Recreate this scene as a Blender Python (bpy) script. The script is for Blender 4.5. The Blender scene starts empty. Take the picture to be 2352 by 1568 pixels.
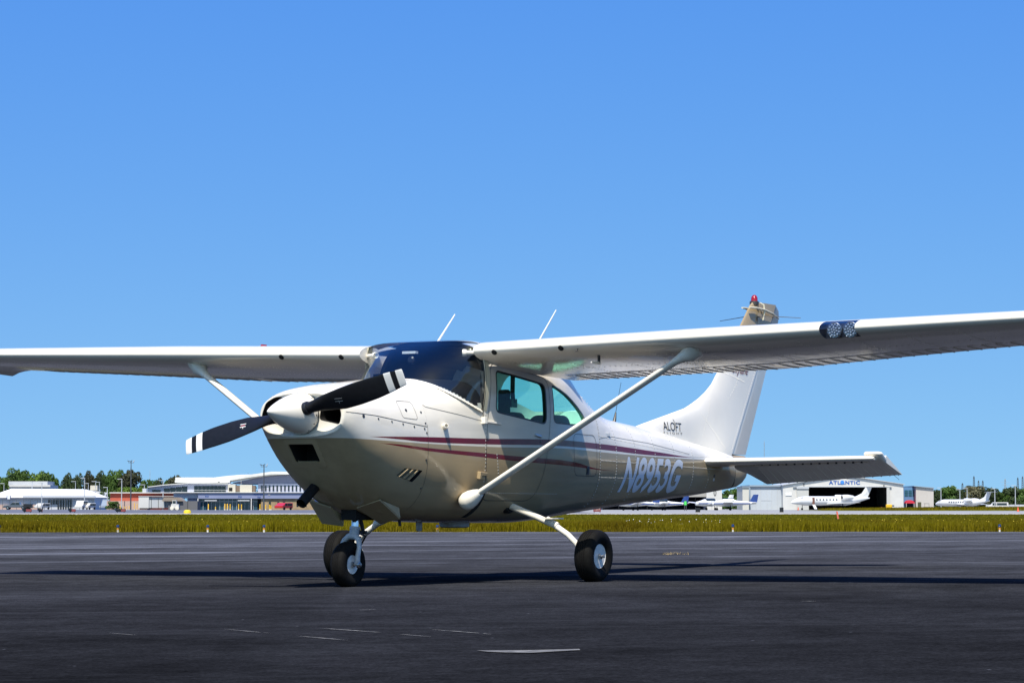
import bpy, bmesh, math, random
import numpy as np
from mathutils import Vector, Matrix
from mathutils.bvhtree import BVHTree
from mathutils.interpolate import poly_3d_calc

random.seed(7)
rng = np.random.default_rng(7)
SC = bpy.context.scene
COL = SC.collection
PI = math.pi

# ------------------------------------------------------------------ camera
CAM = Vector((-16.1425, -11.3361, 0.6092))
YAW, PITCH, ROLL = 0.5475, 0.0653, 0.0045
cam_d = bpy.data.cameras.new('camera')
cam_d.sensor_width = 36.0
cam_d.lens = 88.82
cam_d.clip_start = 0.1
cam_d.clip_end = 9000
cam = bpy.data.objects.new('camera', cam_d)
COL.objects.link(cam)
cam.location = CAM
cam.rotation_euler = (PI / 2 + PITCH, 0, YAW - PI / 2)
SC.camera = cam

# ------------------------------------------------------------------ sky, sun, exposure
SUN_FROM = Vector((-0.566, -0.23, 1.0)).normalized()      # towards the sun
SUN_EL = math.asin(SUN_FROM.z)
SUN_ROT = math.atan2(SUN_FROM.x, SUN_FROM.y)
world = bpy.data.worlds.new('World')
SC.world = world
world.use_nodes = True
wn = world.node_tree.nodes
wl = world.node_tree.links
for n in list(wn):
    wn.remove(n)
w_out = wn.new('ShaderNodeOutputWorld')
w_bg = wn.new('ShaderNodeBackground')
w_sky = wn.new('ShaderNodeTexSky')
w_sky.sky_type = 'NISHITA'
w_sky.sun_disc = False
w_sky.sun_elevation = SUN_EL
w_sky.sun_rotation = SUN_ROT
w_sky.altitude = 0
w_sky.air_density = 1.52
w_sky.dust_density = 0.85
w_sky.ozone_density = 2.9
w_hsv = wn.new('ShaderNodeHueSaturation')
w_hsv.inputs['Saturation'].default_value = 1.44
w_hsv.inputs['Hue'].default_value = 0.507
# sample the sky a little above the horizon haze, so that the blue runs right down to the ground
w_tc = wn.new('ShaderNodeTexCoord')
w_ma = wn.new('ShaderNodeVectorMath'); w_ma.operation = 'ADD'; w_ma.inputs[1].default_value = (0, 0, 0.218)
w_nm = wn.new('ShaderNodeVectorMath'); w_nm.operation = 'NORMALIZE'
wl.new(w_tc.outputs['Generated'], w_ma.inputs[0]); wl.new(w_ma.outputs[0], w_nm.inputs[0]); wl.new(w_nm.outputs[0], w_sky.inputs['Vector'])
w_bg.inputs['Strength'].default_value = 0.131
wl.new(w_sky.outputs[0], w_hsv.inputs['Color'])
w_mul = wn.new('ShaderNodeVectorMath'); w_mul.operation = 'MULTIPLY'; w_mul.inputs[1].default_value = (0.98, 0.965, 1.05)
wl.new(w_hsv.outputs[0], w_mul.inputs[0])
# flatten the blue channel a little, as the camera's colour rendering does
w_sep = wn.new('ShaderNodeSeparateColor'); w_cmb = wn.new('ShaderNodeCombineColor')
w_pw = wn.new('ShaderNodeMath'); w_pw.operation = 'POWER'; w_pw.inputs[1].default_value = 0.25
w_kb = wn.new('ShaderNodeMath'); w_kb.operation = 'MULTIPLY'; w_kb.inputs[1].default_value = 3.48
wl.new(w_mul.outputs[0], w_sep.inputs[0])
wl.new(w_sep.outputs[2], w_pw.inputs[0]); wl.new(w_pw.outputs[0], w_kb.inputs[0])
wl.new(w_sep.outputs[0], w_cmb.inputs[0]); wl.new(w_sep.outputs[1], w_cmb.inputs[1]); wl.new(w_kb.outputs[0], w_cmb.inputs[2])
wl.new(w_cmb.outputs[0], w_bg.inputs[0])
wl.new(w_bg.outputs[0], w_out.inputs[0])

sun_d = bpy.data.lights.new('sun', 'SUN')
sun_d.energy = 5.0
sun_d.angle = math.radians(0.53)
sun_d.color = (1.0, 0.94, 0.83)
sun = bpy.data.objects.new('sun', sun_d)
COL.objects.link(sun)
sun.location = (-30, -10, 50)
sun.rotation_euler = SUN_FROM.to_track_quat('Z', 'Y').to_euler()

vs = SC.view_settings
vs.view_transform = 'Standard'
vs.look = 'None'
vs.exposure = 0.35
vs.gamma = 1.0
vs.use_curve_mapping = False
SC.cycles.max_bounces = 10
SC.cycles.transparent_max_bounces = 16
SC.cycles.caustics_reflective = False
SC.cycles.caustics_refractive = False

# ------------------------------------------------------------------ view-aligned frame for the far field
FW = Vector((math.cos(YAW), math.sin(YAW), 0))
RT = Vector((math.sin(YAW), -math.cos(YAW), 0))
FPX = 5803.0
def at(u, D, z=0.0):
    """ground point at distance D along the view, u = column of the 2352 px wide picture"""
    return Vector((CAM.x, CAM.y, 0)) + FW * D + RT * ((u - 1176.0) / FPX * D) + Vector((0, 0, z))
def zv(v, D):
    return CAM.z + (1163.3 - v) / FPX * D
ROTV = YAW - PI / 2          # object turned so that local x runs right, local y away

# ------------------------------------------------------------------ materials
MATS = {}
def mat(name, col, rough=0.5, metal=0.0, noise=0.0, nscale=8.0, bump=0.0, bscale=40.0, coat=0.0, spec=0.5, emit=None):
    if name in MATS:
        return MATS[name]
    m = bpy.data.materials.new(name)
    m.use_nodes = True
    nt = m.node_tree
    b = nt.nodes['Principled BSDF']
    b.inputs['Base Color'].default_value = (*col, 1)
    b.inputs['Roughness'].default_value = rough
    b.inputs['Metallic'].default_value = metal
    b.inputs['Specular IOR Level'].default_value = spec
    if coat:
        b.inputs['Coat Weight'].default_value = coat
        b.inputs['Coat Roughness'].default_value = 0.04
    if noise or bump:
        tc = nt.nodes.new('ShaderNodeTexCoord')
    if noise:
        nz = nt.nodes.new('ShaderNodeTexNoise')
        nz.inputs['Scale'].default_value = nscale
        nz.inputs['Detail'].default_value = 5
        nt.links.new(tc.outputs['Object'], nz.inputs['Vector'])
        mr = nt.nodes.new('ShaderNodeMapRange')
        mr.inputs[1].default_value = 0.3
        mr.inputs[2].default_value = 0.7
        mr.inputs[3].default_value = 1 - noise
        mr.inputs[4].default_value = 1 + noise
        nt.links.new(nz.outputs['Fac'], mr.inputs[0])
        mx = nt.nodes.new('ShaderNodeVectorMath')
        mx.operation = 'SCALE'
        mx.inputs[0].default_value = col
        nt.links.new(mr.outputs[0], mx.inputs['Scale'])
        nt.links.new(mx.outputs[0], b.inputs['Base Color'])
    if bump:
        nz2 = nt.nodes.new('ShaderNodeTexNoise')
        nz2.inputs['Scale'].default_value = bscale
        nz2.inputs['Detail'].default_value = 3
        nt.links.new(tc.outputs['Object'], nz2.inputs['Vector'])
        bp = nt.nodes.new('ShaderNodeBump')
        bp.inputs['Strength'].default_value = bump
        bp.inputs['Distance'].default_value = 0.02
        nt.links.new(nz2.outputs['Fac'], bp.inputs['Height'])
        nt.links.new(bp.outputs[0], b.inputs['Normal'])
    MATS[name] = m
    return m

def glass(name, tint, gloss=1.0, rough=0.01, ior=1.5):
    if name in MATS:
        return MATS[name]
    m = bpy.data.materials.new(name)
    m.use_nodes = True
    nt = m.node_tree
    for n in list(nt.nodes):
        nt.nodes.remove(n)
    o = nt.nodes.new('ShaderNodeOutputMaterial')
    mx = nt.nodes.new('ShaderNodeMixShader')
    tr = nt.nodes.new('ShaderNodeBsdfTransparent')
    gl = nt.nodes.new('ShaderNodeBsdfGlossy')
    tr.inputs['Color'].default_value = (*tint, 1)
    gl.inputs['Roughness'].default_value = rough
    gl.inputs['Color'].default_value = (gloss, gloss, gloss, 1)
    # Schlick reflectance of a thin pane, the same from both sides
    ge = nt.nodes.new('ShaderNodeNewGeometry')
    dt = nt.nodes.new('ShaderNodeVectorMath'); dt.operation = 'DOT_PRODUCT'
    nt.links.new(ge.outputs['Incoming'], dt.inputs[0]); nt.links.new(ge.outputs['Normal'], dt.inputs[1])
    def m1(op, x, y):
        k = nt.nodes.new('ShaderNodeMath'); k.operation = op
        for i, v in ((0, x), (1, y)):
            if v is None: continue
            if isinstance(v, (int, float)): k.inputs[i].default_value = v
            else: nt.links.new(v, k.inputs[i])
        return k.outputs[0]
    f0 = ((ior - 1) / (ior + 1)) ** 2 * 1.9
    x = m1('POWER', m1('SUBTRACT', 1.0, m1('ABSOLUTE', dt.outputs['Value'], None)), 5.0)
    x = m1('ADD', m1('MULTIPLY', x, 1 - f0), f0)
    nt.links.new(x, mx.inputs[0])
    nt.links.new(tr.outputs[0], mx.inputs[1])
    nt.links.new(gl.outputs[0], mx.inputs[2])
    nt.links.new(mx.outputs[0], o.inputs[0])
    MATS[name] = m
    return m

def fcurve_node(nt, pts, x0, x1, z0, z1):
    fc = nt.nodes.new('ShaderNodeFloatCurve')
    c = fc.mapping.curves[0]
    P = [((x - x0) / (x1 - x0), (z - z0) / (z1 - z0)) for x, z in pts]
    while len(c.points) < len(P):
        c.points.new(0.5, 0.5)
    for p, q in zip(c.points, P):
        p.location = q
        p.handle_type = 'AUTO'
    fc.mapping.use_clip = False
    fc.mapping.update()
    return fc

WHITE = (0.84, 0.79, 0.695)
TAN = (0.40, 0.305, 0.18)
MAROON = (0.15, 0.0015, 0.012)
def aircraft_paint():
    """white above, tan below, two tapering maroon stripes: where each colour sits follows the airframe's own coordinates"""
    m = bpy.data.materials.new('aircraft_paint')
    m.use_nodes = True
    nt = m.node_tree
    b = nt.nodes['Principled BSDF']
    b.inputs['Roughness'].default_value = 0.11
    b.inputs['Specular IOR Level'].default_value = 0.26
    tc = nt.nodes.new('ShaderNodeTexCoord')
    sp = nt.nodes.new('ShaderNodeSeparateXYZ')
    nt.links.new(tc.outputs['Object'], sp.inputs[0])
    X0, X1, Z0, Z1 = -1.0, 8.0, 0.9, 1.2
    mr = nt.nodes.new('ShaderNodeMapRange')
    mr.clamp = True
    mr.inputs[1].default_value = X0
    mr.inputs[2].default_value = X1
    nt.links.new(sp.outputs[0], mr.inputs[0])
    mz = nt.nodes.new('ShaderNodeMapRange')
    mz.clamp = False
    mz.inputs[1].default_value = Z0
    mz.inputs[2].default_value = Z1
    nt.links.new(sp.outputs[2], mz.inputs[0])
    def below(pts):
        fc = fcurve_node(nt, pts, X0, X1, Z0, Z1)
        nt.links.new(mr.outputs[0], fc.inputs['Value'])
        s = nt.nodes.new('ShaderNodeMath'); s.operation = 'SUBTRACT'
        nt.links.new(fc.outputs[0], s.inputs[0]); nt.links.new(mz.outputs[0], s.inputs[1])
        k = nt.nodes.new('ShaderNodeMath'); k.operation = 'MULTIPLY'; k.use_clamp = True
        k.inputs[1].default_value = 400
        nt.links.new(s.outputs[0], k.inputs[0])
        return k.outputs[0]
    def mixc(fac, a, c):
        mx = nt.nodes.new('ShaderNodeMix'); mx.data_type = 'RGBA'
        if fac is not None: nt.links.new(fac, mx.inputs[0])
        for i, v in ((6, a), (7, c)):
            if isinstance(v, tuple): mx.inputs[i].default_value = (*v, 1)
            else: nt.links.new(v, mx.inputs[i])
        return mx.outputs[2]
    def band(top, bot):
        t, u = below(top), below(bot)
        s = nt.nodes.new('ShaderNodeMath'); s.operation = 'SUBTRACT'; s.use_clamp = True
        nt.links.new(t, s.inputs[0]); nt.links.new(u, s.inputs[1])
        return s.outputs[0]
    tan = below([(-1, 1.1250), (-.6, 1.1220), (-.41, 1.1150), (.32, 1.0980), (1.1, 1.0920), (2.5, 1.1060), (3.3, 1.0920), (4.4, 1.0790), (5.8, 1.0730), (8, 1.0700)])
    r1 = band([(-1, 1.1300), (-.45, 1.1340), (.014, 1.1440), (.32, 1.1490), (1.1, 1.1560), (2.18, 1.1750), (3.22, 1.1660), (4.4, 1.1300), (5.62, 1.0850), (8, 1.0500)],
              [(-1, 1.1500), (-.45, 1.1370), (.014, 1.1200), (.32, 1.1090), (1.1, 1.1100), (2.18, 1.1250), (3.22, 1.1150), (4.4, 1.0890), (5.62, 1.0870), (8, 1.0800)])
    r2 = band([(-1, 1.1100), (-.3, 1.0900), (.014, 1.0820), (.32, 1.0650), (1.09, 1.0410), (1.59, 1.0250), (2.49, 1.0030), (3.42, 0.9360), (8, 0.9000)],
              [(-1, 1.1400), (-.3, 1.0920), (.014, 1.0650), (.32, 1.0410), (1.09, 1.0060), (1.59, 0.9850), (2.49, 0.9610), (3.42, 0.9340), (8, 0.9500)])
    # soft age variation of the paint film
    nz = nt.nodes.new('ShaderNodeTexNoise'); nz.inputs['Scale'].default_value = 2.2; nz.inputs['Detail'].default_value = 6
    nt.links.new(tc.outputs['Object'], nz.inputs['Vector'])
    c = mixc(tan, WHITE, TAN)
    c = mixc(r1, c, MAROON)
    c = mixc(r2, c, MAROON)
    va = nt.nodes.new('ShaderNodeMapRange')
    va.inputs[1].default_value = .3; va.inputs[2].default_value = .7
    va.inputs[3].default_value = .94; va.inputs[4].default_value = 1.04
    nt.links.new(nz.outputs['Fac'], va.inputs[0])
    # streaky grime drawn aft by the slipstream
    mp = nt.nodes.new('ShaderNodeMapping'); mp.inputs['Scale'].default_value = (.7, 5, 7); nt.links.new(tc.outputs['Object'], mp.inputs['Vector'])
    n3 = nt.nodes.new('ShaderNodeTexNoise'); n3.inputs['Scale'].default_value = 1.6; n3.inputs['Detail'].default_value = 6; nt.links.new(mp.outputs[0], n3.inputs['Vector'])
    v3 = nt.nodes.new('ShaderNodeMapRange'); v3.inputs[1].default_value = .35; v3.inputs[2].default_value = .6; v3.inputs[3].default_value = .88; v3.inputs[4].default_value = 1.0
    nt.links.new(n3.outputs['Fac'], v3.inputs[0])
    vm = nt.nodes.new('ShaderNodeMath'); vm.operation = 'MULTIPLY'; nt.links.new(va.outputs[0], vm.inputs[0]); nt.links.new(v3.outputs[0], vm.inputs[1])
    sc = nt.nodes.new('ShaderNodeVectorMath'); sc.operation = 'SCALE'
    nt.links.new(c, sc.inputs[0]); nt.links.new(vm.outputs[0], sc.inputs['Scale'])
    nt.links.new(sc.outputs[0], b.inputs['Base Color'])
    # oil-canned sheet metal: broad shallow waviness
    nz2 = nt.nodes.new('ShaderNodeTexNoise'); nz2.inputs['Scale'].default_value = 3.0; nz2.inputs['Detail'].default_value = 1.5
    nt.links.new(tc.outputs['Object'], nz2.inputs['Vector'])
    bp = nt.nodes.new('ShaderNodeBump'); bp.inputs['Strength'].default_value = 0.30; bp.inputs['Distance'].default_value = 0.02
    nt.links.new(nz2.outputs['Fac'], bp.inputs['Height'])
    nt.links.new(bp.outputs[0], b.inputs['Normal'])
    MATS['paint'] = m
    return m
aircraft_paint()
def gloss_paint(name, col, rough=0.22, bump=0.12):
    m = mat(name, col, .13, 0, .04, 2.5, bump, 3.2, spec=.42)
    return m
M_WHITE = gloss_paint('white_paint', WHITE)
M_TAN = gloss_paint('tan_paint', TAN)
M_CREAM = mat('cream_plastic', (.62, .58, .44), .4)
M_BLACK = mat('black_satin', (.012, .013, .016), .38)
M_PROP = mat('propeller_black', (.007, .0075, .010), .5, noise=.2, nscale=30, spec=.3)
M_TIPW = mat('propeller_white', (.72, .72, .70), .45)
M_RUB = mat('tyre_rubber', (.0065, .0062, .006), .75, noise=.25, nscale=60, bump=.1, bscale=200, spec=.15)
M_HUB = mat('wheel_white', (.78, .76, .74), .4, noise=.12, nscale=40)
M_STEEL = mat('bare_steel', (.45, .45, .45), .3, 1.0)
M_CHROME = mat('oleo_chrome', (.70, .74, .80), .06, 1.0)
M_DGREY = mat('dark_metal', (.05, .05, .055), .5, .3)
M_GREYP = mat('grey_gear_paint', (.42, .44, .47), .45, noise=.15, nscale=40)
M_SEAM = mat('seam_shadow_gap', (.03, .03, .03), .8)
M_TRIM = mat('cabin_trim', (.045, .043, .042), .8, noise=.1)
M_LINER = mat('cabin_liner', (.80, .80, .76), .8, noise=.05)
M_HEAD = mat('cabin_headliner', (.05, .047, .043), .85, noise=.1)
M_SEAT = mat('seat_fabric', (.045, .05, .06), .85, noise=.2, nscale=25)
M_DARK = mat('engine_bay_dark', (.008, .007, .007), .9)
M_GLASS = glass('windshield_glass', (.80, .86, .90), ior=1.5)
M_GLASSG = glass('green_window', (.42, .98, .70), ior=1.2)
M_REGN = mat('registration_silver', (.74, .77, .80), .3)  # silver letters, reflected sky put into the pale base colour
M_RED = mat('red_lens', (.30, .006, .012), .12, coat=.6)
# ------------------------------------------------------------------ mesh helpers
class MB:
    def __init__(s): s.v = []; s.f = []; s.m = []
    def add(s, V, F, mi=0):
        o = len(s.v); s.v += [tuple(map(float, p)) for p in V]
        s.f += [tuple(i + o for i in f) for f in F]; s.m += [mi] * len(F); return s
    def box(s, lo, hi, mi=0, M=None):
        x0, y0, z0 = lo; x1, y1, z1 = hi
        V = [(x0, y0, z0), (x1, y0, z0), (x1, y1, z0), (x0, y1, z0), (x0, y0, z1), (x1, y0, z1), (x1, y1, z1), (x0, y1, z1)]
        if M: V = [M @ Vector(p) for p in V]
        return s.add(V, [(3, 2, 1, 0), (4, 5, 6, 7), (0, 1, 5, 4), (1, 2, 6, 5), (2, 3, 7, 6), (3, 0, 4, 7)], mi)
    def loft(s, rings, cap=True, mi=0, closed=True):
        n = len(rings[0]); V = [p for r in rings for p in r]; F = []
        for i in range(len(rings) - 1):
            for j in range(n if closed else n - 1):
                k = (j + 1) % n
                F.append((i * n + j, i * n + k, (i + 1) * n + k, (i + 1) * n + j))
        if cap and closed:
            F.append(tuple(range(n - 1, -1, -1))); F.append(tuple((len(rings) - 1) * n + j for j in range(n)))
        return s.add(V, F, mi)
    def tube(s, path, rad, n=10, mi=0, cap=True, flat=None):
        P = [Vector(p) for p in path]
        R = rad if isinstance(rad, (list, tuple)) else [rad] * len(P)
        rings = []; up = None
        for i, p in enumerate(P):
            t = (P[min(i + 1, len(P) - 1)] - P[max(i - 1, 0)]).normalized()
            if up is None:
                up = Vector((0, 0, 1)) if abs(t.z) < .9 else Vector((1, 0, 0))
                if flat: up = Vector(flat[0])
            a = t.cross(up).normalized(); b = a.cross(t).normalized(); up = b
            k = flat[1] if flat else 1.0
            rings.append([p + (a * math.cos(2 * PI * j / n) * k + b * math.sin(2 * PI * j / n)) * R[i] for j in range(n)])
        return s.loft(rings, cap, mi)
    def lathe(s, prof, org, axis, n=24, mi=0):
        """prof: (distance along axis, radius)"""
        ax = Vector(axis).normalized(); org = Vector(org)
        a = ax.orthogonal().normalized(); b = ax.cross(a)
        rings = [[org + ax * t + (a * math.cos(2 * PI * j / n) + b * math.sin(2 * PI * j / n)) * max(r, 1e-4) for j in range(n)] for t, r in prof]
        return s.loft(rings, True, mi)
    def prism(s, poly, h, M=None, mi=0):
        """poly in xy, extruded along z by h"""
        n = len(poly)
        V = [Vector((x, y, 0)) for x, y in poly] + [Vector((x, y, h)) for x, y in poly]
        if M: V = [M @ p for p in V]
        F = [tuple(range(n - 1, -1, -1)), tuple(range(n, 2 * n))] + [(i, (i + 1) % n, n + (i + 1) % n, n + i) for i in range(n)]
        return s.add(V, F, mi)
    def build(s, name, m, parent=None, smooth=True, ang=35):
        me = bpy.data.meshes.new(name)
        me.from_pydata(s.v, [], s.f); me.update()
        for q in (m if isinstance(m, (list, tuple)) else [m]): me.materials.append(q)
        if len(me.materials) > 1: me.polygons.foreach_set('material_index', s.m)
        bm = bmesh.new(); bm.from_mesh(me); bmesh.ops.recalc_face_normals(bm, faces=bm.faces); bm.to_mesh(me); bm.free()
        if smooth:
            me.polygons.foreach_set('use_smooth', [True] * len(me.polygons))
            me.set_sharp_from_angle(angle=math.radians(ang))
        o = bpy.data.objects.new(name, me); COL.objects.link(o)
        if parent: o.parent = parent
        return o
def tag(o, label=None, cat=None, group=None, kind=None):
    for k, v in (('label', label), ('category', cat), ('group', group), ('kind', kind)):
        if v: o[k] = v
    return o
def empty(name, loc, rz=0.0, label=None, cat=None, group=None):
    o = bpy.data.objects.new(name, None); COL.objects.link(o)
    o.location = loc; o.rotation_euler = (0, 0, rz); o.empty_display_size = .3
    return tag(o, label, cat, group)
def copy_tree(o, parent=None):
    c = o.copy(); COL.objects.link(c); c.parent = parent
    for ch in list(o.children): copy_tree(ch, c)
    return c
def interp(tab, x):
    """monotone cubic through rows (x, a, b, ...)"""
    T = np.array(tab, float); X = T[:, 0]; Y = T[:, 1:]
    h = np.diff(X)[:, None]; d = np.diff(Y, axis=0) / h
    m = np.zeros_like(Y); m[0] = d[0]; m[-1] = d[-1]
    for i in range(1, len(X) - 1):
        ok = d[i - 1] * d[i] > 0
        w1 = 2 * h[i] + h[i - 1]; w2 = h[i] + 2 * h[i - 1]
        with np.errstate(divide='ignore', invalid='ignore'):
            mm = (w1 + w2) / (w1 / d[i - 1] + w2 / d[i])
        m[i] = np.where(ok, mm, 0)
    x = min(max(x, X[0]), X[-1])
    i = min(max(int(np.searchsorted(X, x)) - 1, 0), len(X) - 2)
    t = (x - X[i]) / h[i][0]
    return ((1 + 2 * t) * (1 - t) ** 2 * Y[i] + t * (1 - t) ** 2 * h[i] * m[i] + t * t * (3 - 2 * t) * Y[i + 1] + t * t * (t - 1) * h[i] * m[i + 1])
def spow(a, e): return math.copysign(abs(a) ** e, a)

# ------------------------------------------------------------------ aircraft mould lines   x aft, y right, z up (metres)
TAB_COWL = [  # x, ztop, zbot, halfwidth, z of max width, n top, n bottom
    (-.60, 1.475, 1.125, .398, 1.29, 2.5, 2.9), (-.55, 1.50, 1.055, .424, 1.285, 2.5, 2.8), (-.45, 1.523, .93, .452, 1.25, 2.5, 2.65), (-.35, 1.540, .82, .474, 1.21, 2.5, 2.5),
    (-.15, 1.563, .665, .50, 1.15, 2.45, 2.4), (.05, 1.583, .57, .515, 1.10, 2.48, 2.45), (.33, 1.612, .508, .532, 1.08, 2.62, 2.6),
    (.60, 1.626, .492, .545, 1.06, 2.95, 2.8), (.67, 1.629, .490, .547, 1.06, 3.15, 2.8), (.744, 1.632, .488, .550, 1.06, 3.35, 2.85), (.85, 1.636, .484, .5535, 1.06, 3.6, 2.9), (.98, 1.638, .481, .557, 1.06, 3.7, 2.95), (1.13, 1.64, .478, .5585, 1.06, 4.05, 3.0)]
TAB_CAB = [
    (1.08, 1.945, .479, .5575, 1.06, 4.3, 3.0), (1.6, 1.955, .475, .565, 1.06, 4.3, 3.0), (2.1, 1.945, .474, .56, 1.06, 4.1, 3.0), (2.5, 1.915, .489, .53, 1.05, 3.6, 2.8),
    (2.9, 1.81, .518, .482, 1.04, 2.9, 2.6), (3.225, 1.64, .543, .44, 1.03, 2.55, 2.5), (3.56, 1.485, .57, .403, 1.02, 2.5, 2.4), (3.85, 1.425, .592, .37, 1.02, 2.45, 2.4), (4.3, 1.385, .625, .322, 1.02, 2.4, 2.35),
    (4.63, 1.36, .648, .288, 1.01, 2.4, 2.3), (5.8, 1.235, .727, .165, 1.0, 2.3, 2.2), (6.62, 1.15, .80, .082, .99, 2.2, 2.1)]
def oml_ring(tab, x, n=96, off=0.0):
    zt, zb, w, zw, nt, nb = interp(tab, x)
    zt -= off; zb += off; w -= off
    R = []
    for j in range(n):
        a = 2 * PI * j / n - PI / 2
        c, s = math.cos(a), math.sin(a)
        e = 2 / (nt if s >= 0 else nb)
        R.append(Vector((x, w * spow(c, e), zw + (zt - zw if s >= 0 else zw - zb) * spow(s, e))))
    # even out the points along the outline
    P = np.array([tuple(p) for p in R]); P = np.vstack([P, P[:1]])
    d = np.concatenate([[0], np.cumsum(np.linalg.norm(np.diff(P, axis=0), axis=1))])
    q = np.linspace(0, d[-1], n + 1)[:-1]
    return [Vector((x, float(np.interp(t, d, P[:, 1])), float(np.interp(t, d, P[:, 2])))) for t in q]
def oml_y(x, z, tab=None):
    tab = tab or (TAB_COWL if x < 1.1 else TAB_CAB)
    zt, zb, w, zw, nt, nb = interp(tab, x)
    if z >= zw: f = min((z - zw) / (zt - zw), 1); n = nt
    else: f = min((zw - z) / (zw - zb), 1); n = nb
    return w * (1 - f ** n) ** (1 / n)
def oml_normal(x, z, sgn=-1):
    e = .004
    y0 = oml_y(x, z)
    dx = (oml_y(x + e, z) - oml_y(x - e, z)) / (2 * e); dz = (oml_y(x, z + e) - oml_y(x, z - e)) / (2 * e)
    n = Vector((-dx, 1, -dz)).normalized()
    return Vector((n.x, sgn * n.y, n.z))
def side(x, z, lift=0.0, sgn=-1):
    return Vector((x, sgn * oml_y(x, z), z)) + oml_normal(x, z, sgn) * lift

def tmp(mb, name='tmp'):
    return mb.build(name, M_DARK, smooth=False)
def boolean(base, cutters, solver='EXACT'):
    for c in cutters:
        md = base.modifiers.new('b', 'BOOLEAN'); md.operation = 'DIFFERENCE'; md.object = c; md.solver = solver
    dg = bpy.context.evaluated_depsgraph_get()
    me = bpy.data.meshes.new_from_object(base.evaluated_get(dg), depsgraph=dg)
    base.modifiers.clear()
    for c in cutters: bpy.data.objects.remove(c)
    return me
def cut_skin(name, skin, cutters, m_out, m_in, parent, tol=.006):
    """skin: MB closed outside surface; cut it, keep the true surface normals, line the inside with m_in"""
    o = tmp(skin)
    sm = o.data
    sm.polygons.foreach_set('use_smooth', [True] * len(sm.polygons))
    vc = [v.co.copy() for v in sm.vertices]; vn = [Vector((0, 0, 0)) for _ in vc]
    side_polys = []
    for p in sm.polygons:
        if len(p.vertices) > 4: continue
        side_polys.append(tuple(p.vertices))
        for k in p.vertices: vn[k] += p.normal * p.area
    for k in vn:
        if k.length > 0: k.normalize()
    bvh = BVHTree.FromPolygons(vc, side_polys)
    me = boolean(o, cutters)
    bpy.data.objects.remove(o)
    me.materials.clear(); me.materials.append(m_out); me.materials.append(m_in)
    nrm = []
    for p in me.polygons:
        loc, fnn, idx, dist = bvh.find_nearest(p.center)
        outer = dist < tol and fnn.dot(p.normal) > .5
        p.material_index = 0 if outer else 1
        p.use_smooth = True
        for li in p.loop_indices:
            if outer:
                co = me.vertices[me.loops[li].vertex_index].co
                l2, f2, i2, d2 = bvh.find_nearest(co)
                q = side_polys[i2]; w = poly_3d_calc([vc[k] for k in q], l2)
                n = Vector((0, 0, 0))
                for k, ww in zip(q, w): n += vn[k] * ww
                n.normalize()
                if n.dot(p.normal) < .3: n = p.normal
                nrm.append(tuple(n))
            else: nrm.append(tuple(p.normal))
    me.normals_split_custom_set(nrm)
    me.name = name
    ob = bpy.data.objects.new(name, me); COL.objects.link(ob); ob.parent = parent
    return ob
def xz_prism(poly, y0, y1):
    """polygon in (x, z) pushed from y0 to y1"""
    mb = MB(); n = len(poly)
    V = [(x, y0, z) for x, z in poly] + [(x, y1, z) for x, z in poly]
    mb.add(V, [tuple(range(n)), tuple(range(2 * n - 1, n - 1, -1))] + [(i, n + i, n + (i + 1) % n, (i + 1) % n) for i in range(n)])
    return tmp(mb)
def yz_prism(poly, x0, x1):
    mb = MB(); n = len(poly)
    V = [(x0, y, z) for y, z in poly] + [(x1, y, z) for y, z in poly]
    mb.add(V, [tuple(range(n)), tuple(range(2 * n - 1, n - 1, -1))] + [(i, n + i, n + (i + 1) % n, (i + 1) % n) for i in range(n)])
    return tmp(mb)
def rounded(poly, r=.04, k=5):
    out = []; n = len(poly)
    for i in range(n):
        p0, p1, p2 = (Vector(poly[(i + q) % n]) for q in (-1, 0, 1))
        rr = r[i] if isinstance(r, (list, tuple)) else r
        a = (p0 - p1); b = (p2 - p1); la, lb = a.length, b.length
        t = min(rr, la * .48, lb * .48)
        s, e = p1 + a / la * t, p1 + b / lb * t
        for j in range(k + 1):
            u = j / k; out.append(tuple(s * (1 - u) ** 2 + p1 * 2 * u * (1 - u) + e * u * u))
    return out
def inside(poly, x, z):
    c = False; n = len(poly)
    for i in range(n):
        x1, z1 = poly[i]; x2, z2 = poly[(i + 1) % n]
        if (z1 > z) != (z2 > z) and x < (x2 - x1) * (z - z1) / (z2 - z1) + x1: c = not c
    return c
def pane(name, poly, m, parent, sgn=-1, inset=.012, grow=1.05, n=26):
    """a curved pane that follows the hull just inside the opening, 4 mm thick"""
    cx = sum(p[0] for p in poly) / len(poly); cz = sum(p[1] for p in poly) / len(poly)
    P = [(cx + (x - cx) * grow, cz + (z - cz) * grow) for x, z in poly]
    xs = np.linspace(min(p[0] for p in P) + 1e-4, max(p[0] for p in P) - 1e-4, n)
    rows = []
    for x in xs:
        zz = []
        for i in range(len(P)):
            (xa, za), (xb, zb) = P[i], P[(i + 1) % len(P)]
            if (xa - x) * (xb - x) <= 0 and xa != xb: zz.append(za + (zb - za) * (x - xa) / (xb - xa))
        lo, hi = min(zz), max(zz)
        rows.append([side(x, lo + (hi - lo) * j / 9, -inset, sgn) for j in range(10)])
    mb = MB(); mb.loft(rows, closed=False)
    o = mb.build(name, m, parent)
    return o

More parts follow.
